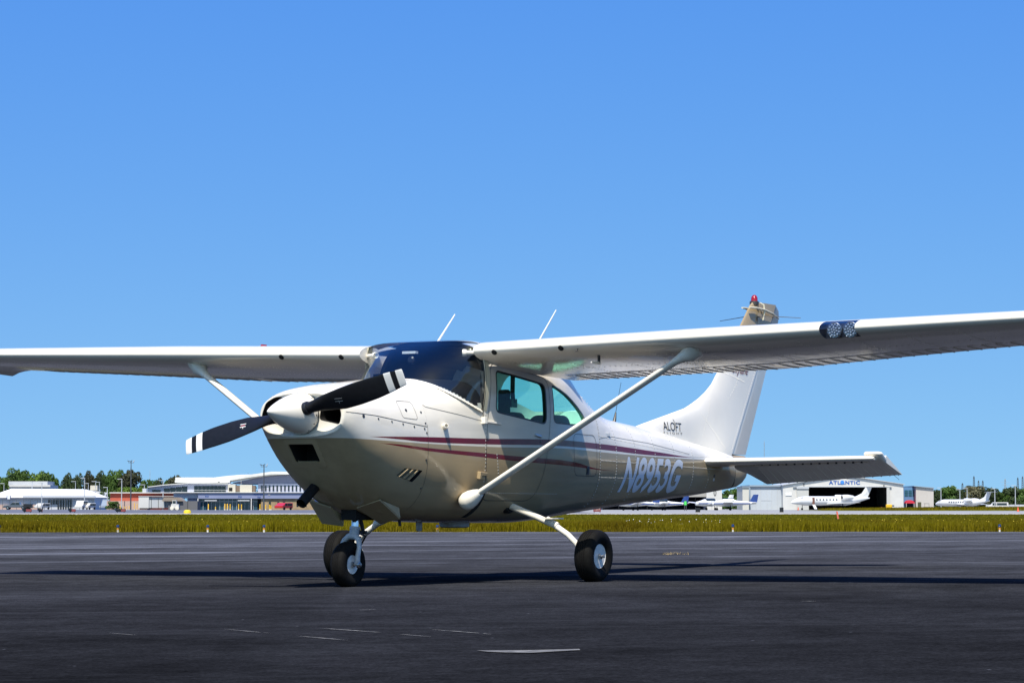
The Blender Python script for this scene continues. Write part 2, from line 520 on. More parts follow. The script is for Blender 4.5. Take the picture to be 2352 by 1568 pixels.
# ------------------------------------------------------------------ the parked aircraft
AC = bpy.data.objects.new('light_aircraft', None); COL.objects.link(AC)
tag(AC, 'white and tan high-wing propeller aeroplane with maroon stripes parked on the tarmac', 'airplane')
f3 = Vector((math.cos(PITCH) * math.cos(YAW), math.cos(PITCH) * math.sin(YAW), math.sin(PITCH)))
AC_M = Matrix.Translation(CAM) @ Matrix.Rotation(ROLL, 4, f3) @ Matrix.Translation(-CAM)
AC.matrix_world = AC_M

# apron plane under the aircraft (it falls slightly to the left), in aircraft coordinates, then in world ones
def apron_ac(x, y): return -.015 + .0075 * x - .0103 * y
_p = [AC_M @ Vector((x, y, apron_ac(x, y))) for x, y in ((0, 0), (8, 0), (0, 8))]
_n = (_p[1] - _p[0]).cross(_p[2] - _p[0])
def apron_plane(x, y): return _p[0].z - (_n.x * (x - _p[0].x) + _n.y * (y - _p[0].y)) / _n.z

# --- cowling
def cowl():
    mb = MB(); xs = [-.60 + .93 * (i / 26) for i in range(27)]
    rings = [oml_ring(TAB_COWL, x) for x in xs]
    def squeeze(r, k, x): 
        return [Vector((x, p.y * k, 1.29 + (p.z - 1.29) * k)) for p in r]
    front = [squeeze(rings[0], k, -.590) for k in (.03, .2, .4, .6)] + [squeeze(rings[0], .80, -.594), squeeze(rings[0], .895, -.612), squeeze(rings[0], .955, -.618), squeeze(rings[0], .985, -.611)]
    mb.loft(front + rings)
    inl = [(.150, 1.258), (.355, 1.218), (.375, 1.30), (.335, 1.395), (.25, 1.437), (.18, 1.44)]
    cuts = []
    for sg in (-1, 1):
        poly = rounded([(sg * y, z) for y, z in inl], .03)
        cuts.append(yz_prism(poly, -.75, -.30))
    cuts.append(yz_prism(rounded([(-.075, .945), (.155, .945), (.155, 1.076), (-.075, 1.076)], .012), -.75, -.28))
    cuts.append(xz_prism(rounded([(-.012, .846), (.062, .904), (.281, .887), (.187, .796)], .012), -.60, -.36))
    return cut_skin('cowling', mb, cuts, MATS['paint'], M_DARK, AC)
COWL = cowl()
mb = MB()                                             # baffles inside the two cooling inlets
for sg in (-1, 1):
    for k in range(5):
        mb.box((-.36, sg * (.16 + k * .042) - .004, 1.24), (-.33, sg * (.16 + k * .042) + .004, 1.42))
mb.box((-.345, -.39, 1.2), (-.325, .39, 1.46))
mb.build('engine_baffle', mat('baffle_metal', (.03, .028, .026), .6, .6), COWL, smooth=False)
# intake filter in the chin opening
mb = MB(); mb.box((-.315, -.09, .93), (-.30, .17, 1.09))
for k in range(7): mb.box((-.33, -.08, .95 + k * .02), (-.316, .16, .955 + k * .02))
mb.build('intake_filter', mat('filter_dark', (.014, .012, .01), .9), COWL, smooth=False)
def chin_x(z):     # where the centre of the chin is at height z
    lo, hi = -.6, .3
    for _ in range(40):
        mid = (lo + hi) / 2
        if interp(TAB_COWL, mid)[1] > z: lo = mid
        else: hi = mid
    return lo
def chin_pt(y, z, lift=0):
    lo, hi = -.6, .33
    for _ in range(40):
        mid = (lo + hi) / 2
        if oml_y(mid, z, TAB_COWL) > abs(y): hi = mid
        else: lo = mid
        if interp(TAB_COWL, mid)[1] > z and z < interp(TAB_COWL, mid)[3]: lo = mid
    return Vector((lo - lift, y, z - lift * .3))
mb = MB()                                             # flange round the chin intake
def ring_pts(g, lift):
    P = rounded([(-.075 - g, .945 - g), (.155 + g, .945 - g), (.155 + g, 1.076 + g * .8), (-.075 - g, 1.076 + g * .8)], .012 + g * .4, 4)
    return [chin_pt(y, z, lift) for y, z in P]
a, b, c = ring_pts(.045, -.004), ring_pts(.043, .004), ring_pts(.004, .007)
d = ring_pts(.001, -.03)
mb.loft([a, b, c, d], cap=False)
mb.build('intake_flange', M_TAN, COWL)
# louvres on the left cowl side
for k in range(3):
    t0 = .20 + k * .27
    mb = MB()
    a0 = Vector((.062 + (.281 - .062) * t0, 0, .904 + (.887 - .904) * t0)); a1 = Vector((-.012 + (.187 + .012) * t0, 0, .846 + (.796 - .846) * t0))
    P = [(a0.x + .006, a0.z - .004), (a0.x - .012, a0.z - .003), (a1.x - .012, a1.z + .003), (a1.x + .006, a1.z + .004)]
    rows = []
    for lift in (-.03, .006):
        rows.append([side(x, z, lift) for x, z in P])
    mb.loft(rows); mb.build('louver', M_TAN, COWL)

# --- forward deck (firewall to door post)
mb = MB(); xs = np.linspace(.33, 1.125, 80)
mb.loft([oml_ring(TAB_COWL, x, 192) for x in xs])
DECK = cut_skin('firewall_deck', mb, [tmp(MB().loft([oml_ring(TAB_COWL, x, 64, .035) for x in (.80, .9, 1.0, 1.1)] + [[p + Vector((.1, 0, 0)) for p in oml_ring(TAB_COWL, 1.13, 64, .035)]]))], MATS['paint'], M_TRIM, AC)

# the deck under the glass is flat black anti-glare
BASE = [(0, .585, 1.622), (.142, .592, 1.616), (.216, .599, 1.611), (.312, .625, 1.586), (.394, .671, 1.555), (.458, .744, 1.513), (.503, .848, 1.467), (.531, .979, 1.418), (.545, 1.10, 1.378)]
DECK.data.materials.append(M_BLACK)
for p in DECK.data.polygons:
    c = p.center
    if c.z > 1.37 and abs(c.y) < .53 and c.x > float(np.interp(abs(c.y), [b[0] for b in BASE], [b[1] for b in BASE])) + .026: p.material_index = 2
# --- cabin and tailcone
WIN1 = rounded([(1.335, 1.715), (2.10, 1.632), (2.095, 1.300), (1.285, 1.378)], [.05, .06, .07, .06])
WIN2 = [(2.245, 1.632), (2.30, 1.624), (2.40, 1.603), (2.52, 1.568), (2.64, 1.522), (2.76, 1.468), (2.86, 1.412), (2.905, 1.372), (2.908, 1.348), (2.89, 1.327), (2.84, 1.318), (2.55, 1.313), (2.28, 1.318), (2.245, 1.328), (2.232, 1.35), (2.232, 1.61)]
def cabin():
    xs = list(np.linspace(1.105, 3.9, 60)) + list(np.linspace(4.0, 6.62, 34))
    mb = MB(); mb.loft([oml_ring(TAB_CAB, x, 128) for x in xs])
    inner = MB(); inner.loft([oml_ring(TAB_CAB, x, 64, .035) for x in [1.09] + list(np.linspace(1.2, 3.5, 30))])
    cuts = [tmp(inner)]
    cuts.append(tmp(MB().box((.9, -.522, .52), (1.2, .522, 1.915))))
    for sg in (-1, 1):
        y0, y1 = (.30, .75) if sg > 0 else (-.75, -.30)
        cuts.append(xz_prism(WIN1, y0, y1)); cuts.append(xz_prism(WIN2, y0, y1))
    # wrap-round rear window
    cuts.append(xz_prism(rounded([(2.86, 1.60), (2.80, 1.83), (3.25, 1.75), (3.60, 1.47), (3.30, 1.46)], .03), -.6, .6))
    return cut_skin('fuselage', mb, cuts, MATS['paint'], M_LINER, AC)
FUS = cabin()
FUS.data.materials.append(M_TRIM)
for p in FUS.data.polygons:
    if p.material_index == 1 and (p.center.x < 2.2 or p.center.z > 1.80): p.material_index = 2
for sg in (-1, 1):
    pane('side_window', WIN1, M_GLASSG, AC, sg)
    pane('rear_side_window', WIN2, M_GLASSG, AC, sg)
mb = MB()
rows = []
for x in np.linspace(2.80, 3.62, 24):
    r = oml_ring(TAB_CAB, x, 128, .012)
    lo = float(np.interp(x, [2.80, 2.88, 3.30, 3.62], [1.72, 1.585, 1.445, 1.44]))
    top = sorted([p for p in r if p.z > lo], key=lambda p: p.y)
    ys = np.linspace(top[0].y, top[-1].y, 30)
    rows.append([Vector((x, y, float(np.interp(y, [p.y for p in top], [p.z for p in top])))) for y in ys])
mb.loft(rows, closed=False)
mb.build('rear_window', M_GLASS, AC)

# rubber surrounds of the side windows
def seam(name, pts, w=.004, parent=FUS, m=M_SEAM, lift=.0015, sgn=-1, sub=6, closed=False):
    """a thin strip lying on the hull along (x, z) points"""
    P = []
    q = list(pts) + ([pts[0]] if closed else [])
    for i in range(len(q) - 1):
        for k in range(sub):
            t = k / sub; P.append((q[i][0] * (1 - t) + q[i + 1][0] * t, q[i][1] * (1 - t) + q[i + 1][1] * t))
    P.append(q[-1])
    A, B = [], []
    for i, (x, z) in enumerate(P):
        x0, z0 = P[max(i - 1, 0)]; x1, z1 = P[min(i + 1, len(P) - 1)]
        if closed and i in (0, len(P) - 1): x0, z0 = P[-2]; x1, z1 = P[1]
        t = Vector((x1 - x0, z1 - z0)).normalized(); n = Vector((-t.y, t.x)) * w / 2
        A.append(side(x + n.x, z + n.y, lift, sgn)); B.append(side(x - n.x, z - n.y, lift, sgn))
    mb = MB(); mb.loft([A, B], closed=False)
    return mb.build(name, m, parent)
for sg in (-1, 1):
    seam('window_seal', WIN1, .014, sgn=sg, sub=3, closed=True, m=M_BLACK)
    seam('window_seal', WIN2, .012, sgn=sg, sub=3, closed=True, m=M_BLACK)
    DOOR = rounded([(1.275, 1.775), (2.16, 1.69), (2.165, 1.30), (2.08, .95), (1.95, .66), (1.16, .66), (1.145, 1.0), (1.16, 1.30)], [.08, .10, .2, .1, .12, .10, .05, .05])
    seam('door_seam', DOOR, .0045, sgn=sg, sub=4, closed=True)
seam('cowl_split_seam', [(-.595, 1.315), (-.3, 1.295), (0, 1.262), (.328, 1.229)], .004, COWL)
seam('firewall_seam', [(.331, 1.245), (.331, 1.0), (.331, .74), (.331, .60)], .0028, COWL)
seam('deck_seam', [(.333, 1.40), (.36, 1.385), (.7, 1.345), (1.10, 1.295)], .0035, DECK)
seam('tailcone_seam', [(3.215, 1.40), (3.215, 1.1), (3.21, .70)], .003)
seam('tailcone_seam', [(4.05, 1.32), (4.05, .75)], .002)
seam('tailcone_seam', [(5.0, 1.24), (5.0, .78)], .002)
seam('baggage_door_seam', rounded([(2.62, 1.235), (3.10, 1.235), (3.15, 1.15), (3.15, .88), (2.66, .88)], .06), .0045, closed=True, sub=3)
seam('stripe_panel_seam', [(3.22, 1.21), (3.36, 1.225), (3.55, 1.235), (4.4, 1.20), (5.4, 1.12)], .003)

# access door with latch on the upper cowl
seam('oil_door_seam', rounded([(.02, 1.42), (.20, 1.42), (.22, 1.28), (.03, 1.29)], .03), .003, COWL, closed=True, sub=3)
def stud(name, x, z, r, m, parent, h=.004, sgn=-1):
    c = side(x, z, 0, sgn); n = oml_normal(x, z, sgn)
    mb = MB(); mb.lathe([(-.002, r), (h * .6, r), (h, r * .7), (h, 0)], c, n, 10); return mb.build(name, m, parent)
M_STUD = mat('fastener_steel', (.10, .10, .10), .4, .8)
for x, z, r in ((-.44, 1.288, .013), (-.28, 1.272, .008), (-.12, 1.255, .008), (.02, 1.24, .008), (.16, 1.225, .008), (.29, 1.212, .008), (.28, 1.34, .009), (.10, 1.35, .012), (.31, 1.255, .008), (.315, 1.18, .008), (.31, .97, .009), (.315, .75, .008)):
    stud('fastener', x, z, r, M_STUD, COWL)
# cabin air scoop, door hinges, handle, step pieces
def on_side(name, boxes, m, parent, x, z, rot=0.0):
    """small block work standing on the left hull: local x aft, y out, z up"""
    n = oml_normal(x, z); tx = Vector((math.cos(rot), 0, math.sin(rot))); tx = (tx - n * tx.dot(n)).normalized(); tz = tx.cross(n)
    if tz.z < 0: tz = -tz
    Mx = Matrix((( tx.x, n.x, tz.x, 0), (tx.y, n.y, tz.y, 0), (tx.z, n.z, tz.z, 0), (0, 0, 0, 1)))
    Mx = Matrix.Translation(side(x, z)) @ Mx
    mb = MB()
    for lo, hi in boxes: mb.box(lo, hi, 0, Mx)
    o = mb.build(name, m, parent, smooth=False)
    bv = o.modifiers.new('bev', 'BEVEL'); bv.width = .004; bv.segments = 2
    return o
on_side('door_hinge', [((-.01, -.01, -.028), (.03, .035, .028)), ((.03, -.01, -.016), (.265, .022, .004))], M_WHITE, AC, 1.085, 1.300, -.05)
on_side('door_hinge', [((-.005, -.01, -.03), (.022, .03, .03)), ((.02, -.01, -.0), (.12, .020, .026)), ((.02, -.01, -.03), (.10, .006, .0))], M_TAN, AC, 1.03, .862, -.02)
on_side('door_handle', [((-.035, -.004, -.014), (.075, .006, .014)), ((-.03, .006, -.010), (.065, .016, .006))], M_STEEL, AC, 1.93, 1.203, -.12)
on_side('door_lock', [((-.008, -.003, -.008), (.008, .004, .008))], M_STUD, AC, 2.0, 1.155)
on_side('baggage_latch', [((-.028, -.002, -.035), (.028, .004, .035)), ((-.012, .004, -.022), (.012, .008, .022))], M_DGREY, AC, 2.95, .925)
on_side('tail_placard', [((-.02, -.001, -.03), (.02, .002, -.002)), ], mat('placard_white', (.7, .7, .7), .5), AC, 6.05, .90)
on_side('tail_placard', [((-.02, -.001, .002), (.02, .002, .03)), ], M_BLACK, AC, 6.05, .905)
sc = MB()
c = side(.56, 1.235); sc.lathe([(-.01, .026), (.03, .024), (.055, .019), (.056, .014), (.02, .013)], c, oml_normal(.56, 1.235) + Vector((-.9, 0, .1)), 14)
sc.build('air_scoop', M_WHITE, AC)
# --- interior
mb = MB(); mb.box((.86, -.36, .60), (2.6, .36, .66)); mb.build('cabin_floor', M_TRIM, AC, smooth=False)
mb = MB(); mb.loft([[Vector((x, y, z)) for y, z in ((-.50, .75), (-.50, 1.30), (-.40, 1.44), (-.2, 1.50), (.2, 1.50), (.40, 1.44), (.50, 1.30), (.50, .75))] for x in (.92, 1.02)])
mb.build('instrument_panel', M_BLACK, AC, smooth=False)
mb = MB(); mb.loft([[Vector((x, y, zz - .012 - .10 * abs(y) ** 2)) for y in np.linspace(-yy, yy, 17)] for x, zz, yy in ((.66, 1.585, .16), (.75, 1.57, .27), (.88, 1.545, .36), (1.0, 1.53, .44), (1.06, 1.50, .48))], closed=False)
mb.build('glare_shield', mat('glare_shield_black', (.02, .02, .022), .8), AC)
mb = MB(); mb.loft([[Vector((x, y, 1.905 - .05 * abs(y / .5) ** 3)) for y in np.linspace(-.505, .505, 15)] for x in np.linspace(1.03, 2.75, 8)], closed=False)
mb.build('headliner', M_HEAD, AC)
mb = MB(); mb.box((2.62, -.40, 1.24), (3.48, .40, 1.265)); mb.build('hat_shelf', M_LINER, AC, smooth=False)
for y in (-.25, .25):
    for x, hr in ((1.62, True), (2.36, False)):
        s = bpy.data.objects.new('seat', None); COL.objects.link(s); s.parent = AC; s.location = (x, y, .66)
        mb = MB(); mb.box((-.28, -.21, .12), (.18, .21, .30)); o = mb.build('seat_cushion', M_SEAT, s); bv = o.modifiers.new('b', 'BEVEL'); bv.width = .05; bv.segments = 3
        mb = MB(); prof = rounded([(-.21, .25), (-.215, .60), (-.16, .74), (.16, .74), (.215, .60), (.21, .25)], [.03, .08, .09, .09, .08, .03])
        mb.loft([[Vector((xx + (q[1] - .25) * .26, q[0] * k, q[1])) for q in prof] for xx, k in ((.13, .94), (.15, 1), (.23, 1), (.26, .9))])
        mb.build('seat_back', M_SEAT, s)
        if hr:
            mb = MB(); mb.box((.27, -.05, .72), (.33, .05, .93)); o = mb.build('headrest', M_SEAT, s); bv = o.modifiers.new('b', 'BEVEL'); bv.width = .02; bv.segments = 3
for y in (-.25, .25):
    mb = MB(); mb.tube([(1.0, y, 1.30), (1.22, y, 1.30)], .014)
    P = [(1.23, y + .16 * math.cos(a), 1.29 + .11 * math.sin(a)) for a in np.linspace(-.5 - PI * .9, .5 - PI * .1, 16)]
    mb.tube(P, .013); mb.build('control_yoke', M_BLACK, AC)
for sg in (-1, 1):                                     # overhead fresh-air vents behind the windshield corners
    mb = MB(); mb.lathe([(-.11, .019), (.0, .019), (.0, .028), (.028, .03), (.034, .024), (.02, .018)], (1.01, sg * .45, 1.845), (-.5, -sg * .85, -.02), 16)
    mb.build('air_vent', M_WHITE, AC)
mb = MB(); mb.box((.90, -.03, 1.845), (.94, .10, 1.865)); mb.build('compass_bracket', M_TIPW, AC, smooth=False)
mb = MB(); mb.lathe([(-.03, .02), (-.02, .032), (.02, .032), (.03, .02)], (.93, .02, 1.795), (1, 0, 0), 14); mb.build('compass', M_BLACK, AC)
# shoulder belt hanging from the roof behind the door post
mb = MB(); mb.tube([(1.70, -.47, 1.86), (1.70, -.465, 1.55), (1.72, -.46, 1.47)], .022, 8, flat=((0, 1, 0), .25)); mb.box((1.67, -.475, 1.43), (1.76, -.455, 1.50)); mb.build('shoulder_belt', M_BLACK, AC)

# --- windshield
BASE = [(0, .585, 1.622), (.142, .592, 1.616), (.216, .599, 1.611), (.312, .625, 1.586), (.394, .671, 1.555), (.458, .744, 1.513), (.503, .848, 1.467), (.531, .979, 1.418), (.545, 1.10, 1.378)]
TOP = [(0, 1.045, 1.958), (.20, 1.045, 1.957), (.40, 1.05, 1.952), (.48, 1.055, 1.942), (.545, 1.07, 1.92)]
def windshield(off, ns=41, nt_=15):
    B = np.array(BASE); T = np.array(TOP)
    dB = np.concatenate([[0], np.cumsum(np.linalg.norm(np.diff(B, axis=0), axis=1))]); dB /= dB[-1]
    rows = []
    for i in range(nt_):
        t = i / (nt_ - 1); row = []
        for j in range(ns):
            s = -1 + 2 * j / (ns - 1); a = abs(s)
            yb, xb, zb = [float(np.interp(a, dB, B[:, k])) for k in range(3)]
            q = a ** .85
            yt = .545 * q; xt = float(np.interp(yt, T[:, 0], T[:, 1])); zt = float(np.interp(yt, T[:, 0], T[:, 2]))
            bul = math.sin(PI * t)
            x = xb + (xt - xb) * t - bul * .045 * (1 - a ** 4) - .02 * bul * a ** 2 * (1 - a ** 8)
            y = yb + (yt - yb) * t + bul * .035 * (a ** 2)
            z = zb + (zt - zb) * t + bul * .02 * (1 - a)
            row.append(Vector((x + off, math.copysign(max(y, 0), s) * (1 - off * .8), z)))
        rows.append(row)
    return rows
WS = windshield(0)
mb = MB(); mb.loft(WS, closed=False); mb.build('windshield', M_GLASS, AC)
for sg, j in ((-1, 0), (1, -1)):                       # side posts and retaining strips
    mb = MB(); P = [r[j] for r in WS]
    rows = []
    for p in P:
        rows.append([p + Vector((-.010, sg * .002, 0)), p + Vector((-.008, sg * .009, 0)), p + Vector((.042, sg * .018, 0)), p + Vector((.042, -sg * .012, 0)), p + Vector((-.006, -sg * .006, 0))])
    mb.loft(rows); mb.build('windshield_post', M_CREAM, AC)
    mb = MB(); rows = []
    for r in WS:
        a, b = r[j], r[j + 1 if j == 0 else j - 1]
        n = (a - b).normalized()
        rows.append([a + Vector((.0, sg * .012, 0)), a - n * .018 + Vector((-.004, sg * .007, 0))])
    mb.loft(rows, closed=False); mb.build('windshield_seal', M_BLACK, AC)
mb = MB()                                              # riveted fairing strip along the base
rows = []
for k, (dn, dz) in enumerate(((-.028, .008), (.006, .010), (.030, -.002))):
    row = []
    for j, p in enumerate(WS[0]):
        s = 1 if p.y >= 0 else -1
        n = Vector((-1.0, s * .9 * min(1, abs(p.y) / .3), .0)).normalized()
        q = p + n * dn; q.z += dz - .35 * max(dn, 0)
        row.append(q)
    rows.append(row)
mb.loft(rows, closed=False); mb.build('windshield_fairing', M_WHITE, AC)
for nm, m_, dz0 in (('roof_front_cap', M_WHITE, 0.0), ('roof_front_lining', M_BLACK, -.005)):
    mb = MB(); mb.loft([[Vector((x, y, 1.938 + dz + dz0 - .03 * (abs(y) / .54) ** 6)) for y in np.linspace(-.54, .54, 15)] for x, dz in ((1.052, .012), (1.08, .015), (1.16, .014), (1.20, .004))], closed=False)
    mb.build(nm, m_, AC)

# --- wings
def foil(h):
    t = .60 * (.2969 * math.sqrt(h) - .126 * h - .3516 * h * h + .2843 * h ** 3 - .1036 * h ** 4)
    c = .02 / .16 * (.8 * h - h * h) if h < .4 else .02 / .36 * (.2 + .8 * h - h * h)
    return c + t, c - t
def wing_par(y, sg):
    xl = .945 if y < 2.6 else .945 + (y - 2.6) / 2.75 * .13
    ch = 1.63 if y < 2.6 else 1.63 - (y - 2.6) / 2.75 * .50
    zl = 1.857 + (.0285 if sg > 0 else .0252) * (y - .55)
    dr = float(np.interp(y, [.5, 2.6, 3.8, 5.4], [.168, .166, .130, .09]))
    return xl, ch, zl, dr
def wpt(y, h, up, sg, lift=0.0):
    xl, ch, zl, dr = wing_par(y, sg)
    a, b = foil(h)
    return Vector((xl + h * ch, sg * y, zl - dr * h + (a if up else b) * ch + (lift if up else -lift)))
def wing_ring(y, h0, h1, sg, n=22):
    hs = [h0 + (h1 - h0) * (1 - math.cos(PI / 2 * i / n)) if h0 == 0 else h0 + (h1 - h0) * i / n for i in range(n + 1)]
    up = [wpt(y, h, True, sg) for h in reversed(hs)]
    lo = [wpt(y, h, False, sg) for h in (hs[1:] if h0 == 0 else hs)]
    return up + lo
HS = .735
def make_wing(sg):
    ys = [.553, .70, 1.0, 1.5, 2.0, 2.6, 2.9, 3.2, 3.5, 3.7, 3.9, 4.2, 4.6, 5.02]
    mb = MB(); mb.loft([wing_ring(y, 0, HS, sg) for y in ys])
    if sg < 0:
        cut = MB(); xl, ch, zl, dr = wing_par(3.69, sg)
        poly = rounded([(xl - .2, zl - .22), (xl + .125, zl - .22), (xl + .125, zl + .078), (xl - .2, zl + .078)], .05)
        W = cut_skin('wing', mb, [xz_prism(poly, -3.835, -3.555)], M_WHITE, mat('lamp_bay', (.012, .016, .028), .5), AC, tol=.004)
    else:
        W = mb.build('wing', M_WHITE, AC, ang=50)
    tag(W, 'left wing with landing light' if sg < 0 else None)
    def piece(name, ya, yb, h0, h1, m=M_WHITE, parent=W, k=4):
        q = MB(); q.loft([wing_ring(y, h0, h1, sg, 8) for y in np.linspace(ya, yb, k)]); return q.build(name, m, parent, ang=50)
    piece('wing_root_rear', .553, .72, HS + .0005, 1.0)
    piece('wing_tip_rear', 5.03, 5.28, HS + .0005, 1.0)
    # drooped tip cap
    q = MB(); rings = []
    for y, k, dz in ((5.0205, 1, 0), (5.28, 1, 0), (5.36, .97, -.006), (5.43, .86, -.022), (5.47, .62, -.05), (5.485, .3, -.075)):
        r = wing_ring(min(y, 5.28), 0, 1.0 if y > 5.1 else HS, sg)
        if y < 5.1: continue
        cz = sum(p.z for p in r) / len(r); xm = r[len(r) // 2].x + .55
        rings.append([Vector((xm + (p.x - xm) * (.9 + .1 * k), sg * y, cz + (p.z - cz) * k + dz * (1 + .6 * (p.x - xm)))) for p in r])
    q.loft(rings); q.build('wing_tip', M_WHITE, W, ang=50)
    q = MB(); q.loft([wing_ring(y, 0, HS, sg) for y in (5.0205, 5.15, 5.28)]); q.build('wing_tip_front', M_WHITE, W, ang=50)
    fl = piece('flap', .735, 2.585, HS + .012, 1.0, parent=AC, k=6)
    ai = piece('aileron', 2.605, 5.015, HS + .010, 1.0, parent=AC, k=8)
    # pressed stiffening beads on flap and aileron skins
    for par, ya, yb, st in ((fl, .79, 2.56, .0985), (ai, 2.66, 4.98, .118)):
        q = MB(); y = ya
        while y < yb:
            q.tube([wpt(y, h, False, sg, .001) for h in (HS + .03, .84, .94, 1.0)] + [wpt(y, 1.0, True, sg) + Vector((.004, 0, 0))], [.003, .006, .0055, .004, .002], 6)
            q.tube([wpt(y, h, True, sg, .001) for h in (HS + .03, .84, .94, 1.0)], [.003, .006, .006, .004], 6)
            y += st
        q.build('skin_beads', M_WHITE, par)
    q = MB(); q.loft([[wpt(y, HS - .02, True, sg, -.01), wpt(y, HS - .02, False, sg, -.012), wpt(y, HS + .03, False, sg, -.012), wpt(y, HS + .03, True, sg, -.01)] for y in (.74, 2.0, 5.01)])
    q.build('hinge_gap', M_DGREY, W, smooth=False)
    for y in (.745, 1.36):                               # ram-air holes in the leading edge
        p = (wpt(y, .004, False, sg) + wpt(y, .012, False, sg)) / 2
        q = MB(); q.lathe([(-.02, .024), (.004, .024), (.007, .018), (.0065, .0)], p, (-1, 0, -.75), 14); q.build('air_inlet', M_DARK, W)
    # rivet rows and stains that show on the lower skin
    q = MB()
    for h in (.18, .45):
        for y in np.arange(.7, 5.0, .05):
            p = wpt(y, h, False, sg); q.lathe([(-.001, .0062), (.0015, .005), (.0026, .0)], p, (0, 0, -1), 6)
    for y in np.arange(.8, 5.0, .42):
        for h in np.arange(.08, .72, .03):
            p = wpt(y, h, False, sg); q.lathe([(-.001, .0062), (.0015, .005), (.0026, .0)], p, (0, 0, -1), 6)
    tag(q.build('wing_rivets', M_WHITE, W), kind='stuff')
    return W
WL = make_wing(-1); WR = make_wing(1)
# fuel tank cap on the right wing, red
mb = MB(); mb.lathe([(-.01, .030), (.014, .030), (.018, .026), (.018, 0)], wpt(1.88, .28, True, 1), (0, 0, 1), 16); mb.box((wpt(1.88, .28, True, 1).x - .03, 1.87, wpt(1.88, .28, True, 1).z + .005), (wpt(1.88, .28, True, 1).x + .03, 1.89, wpt(1.88, .28, True, 1).z + .026)); mb.build('fuel_cap', M_RED, AC)
# landing lamps and their clear cover
def led_lamp(y):
    xl, ch, zl, dr = wing_par(3.69, -1); c = Vector((xl + .045, -y, zl - .012))
    mb = MB(); mb.lathe([(-.07, .03), (-.02, .058), (.0, .060), (.004, .056), (.001, .053), (-.004, 0)], c, (-1, 0, -.06), 24)
    o = mb.build('landing_lamp', mat('lamp_housing', (.30, .32, .35), .25, .8), WL)
    q = MB()
    for k, (n, r) in enumerate(((1, 0), (6, .02), (11, .041))):
        for i in range(n):
            a = 2 * PI * i / n + k * .3
            q.lathe([(-.002, .0085), (.006, .0085), (.010, .005), (.011, 0)], c + Vector((-.002, r * math.cos(a), r * math.sin(a))), (-1, 0, -.06), 8)
    q.build('led_lens', mat('led_clear', (.42, .45, .50), .15, .4), o)
led_lamp(3.655); led_lamp(3.785)
mb = MB(); hs = [(.0765, 1), (.05, 1), (.03, 1), (.015, 1), (.005, 1), (0, 1), (.005, 0), (.015, 0), (.03, 0), (.05, 0), (.0765, 0)]
mb.loft([[wpt(y, h, u, -1, -.002) for h, u in hs] for y in np.linspace(3.558, 3.832, 6)], closed=False)
mb.build('lamp_cover', glass('clear_cover', (.80, .87, .96), 1.0, .02), WL)
# pitot tube and fuel drain under the left wing
mb = MB(); p = wpt(1.60, .12, False, -1)
mb.tube([p + Vector((0, 0, .02)), p + Vector((.0, 0, -.065))], [.018, .016], 10, flat=((1, 0, 0), .6)); mb.build('pitot_mast', M_DGREY, WL)
mb = MB(); mb.tube([p + Vector((.01, 0, -.06)), p + Vector((-.05, 0, -.062)), p + Vector((-.12, 0, -.058))], [.012, .010, .007], 10); mb.build('pitot_tube', M_WHITE, WL)
mb = MB(); p = wpt(1.50, .02, False, -1); 
mb.tube([p, p + Vector((-.02, 0, -.02))], .006, 8); mb.build('stall_vane', M_DGREY, WL)

# --- struts
for sg in (-1, 1):
    A = Vector((.885, sg * .56, .662)); B = Vector((1.135, sg * 2.40, 1.80)); d = (B - A).normalized()
    ax = (Vector((1, 0, 0)) - d * d.x).normalized(); bx = d.cross(ax)
    def sring(c, cx, cb, n=20): return [c + ax * (cx * math.cos(2 * PI * j / n)) + bx * (cb * math.sin(2 * PI * j / n)) for j in range(n)]
    mb = MB(); mb.loft([sring(A.lerp(B, t), .043, .025) for t in (0, .3, .6, .955)]); S = mb.build('wing_strut', M_WHITE, AC)
    mb = MB(); mb.loft([sring(A + d * .115, .047, .029), sring(A + d * .110, .052, .034), sring(A + d * .08, .064, .050), sring(A + d * .04, .076, .066), sring(A - d * .01, .080, .074), sring(A - d * .05, .070, .064), sring(A - d * .075, .045, .040), sring(A - d * .085, .01, .01)])
    mb.build('strut_cuff', M_WHITE, S)
    T0 = B - d * .14; top = wpt(2.40, .13, False, sg)
    mb = MB(); rr = []
    for t, k1, k2 in ((0, .046, .028), (.25, .050, .034), (.5, .06, .045), (.75, .080, .065), (1, .12, .095)):
        c = T0.lerp(B + d * .02, t); r = sring(c, k1, k2)
        rr.append([Vector((p.x + .05 * t * t, p.y, p.z)) for p in r])
    last = [Vector((p.x * 1.0, p.y, wpt(abs(p.y), min(max((p.x - .945) / 1.63, .02), .9), False, sg).z - .001)) for p in rr[-1]]
    rr[-1] = [p + (q - p) * .6 + Vector((0, 0, 0)) for p, q in zip(rr[-1], last)]; rr.append([Vector((c.x + (p.x - c.x) * 1.12, c.y + (p.y - c.y) * 1.12, p.z + .002)) for p in last for c in [sum(last, Vector()) / len(last)]])
    mb.loft(rr); mb.build('strut_top_fairing', M_WHITE, S)

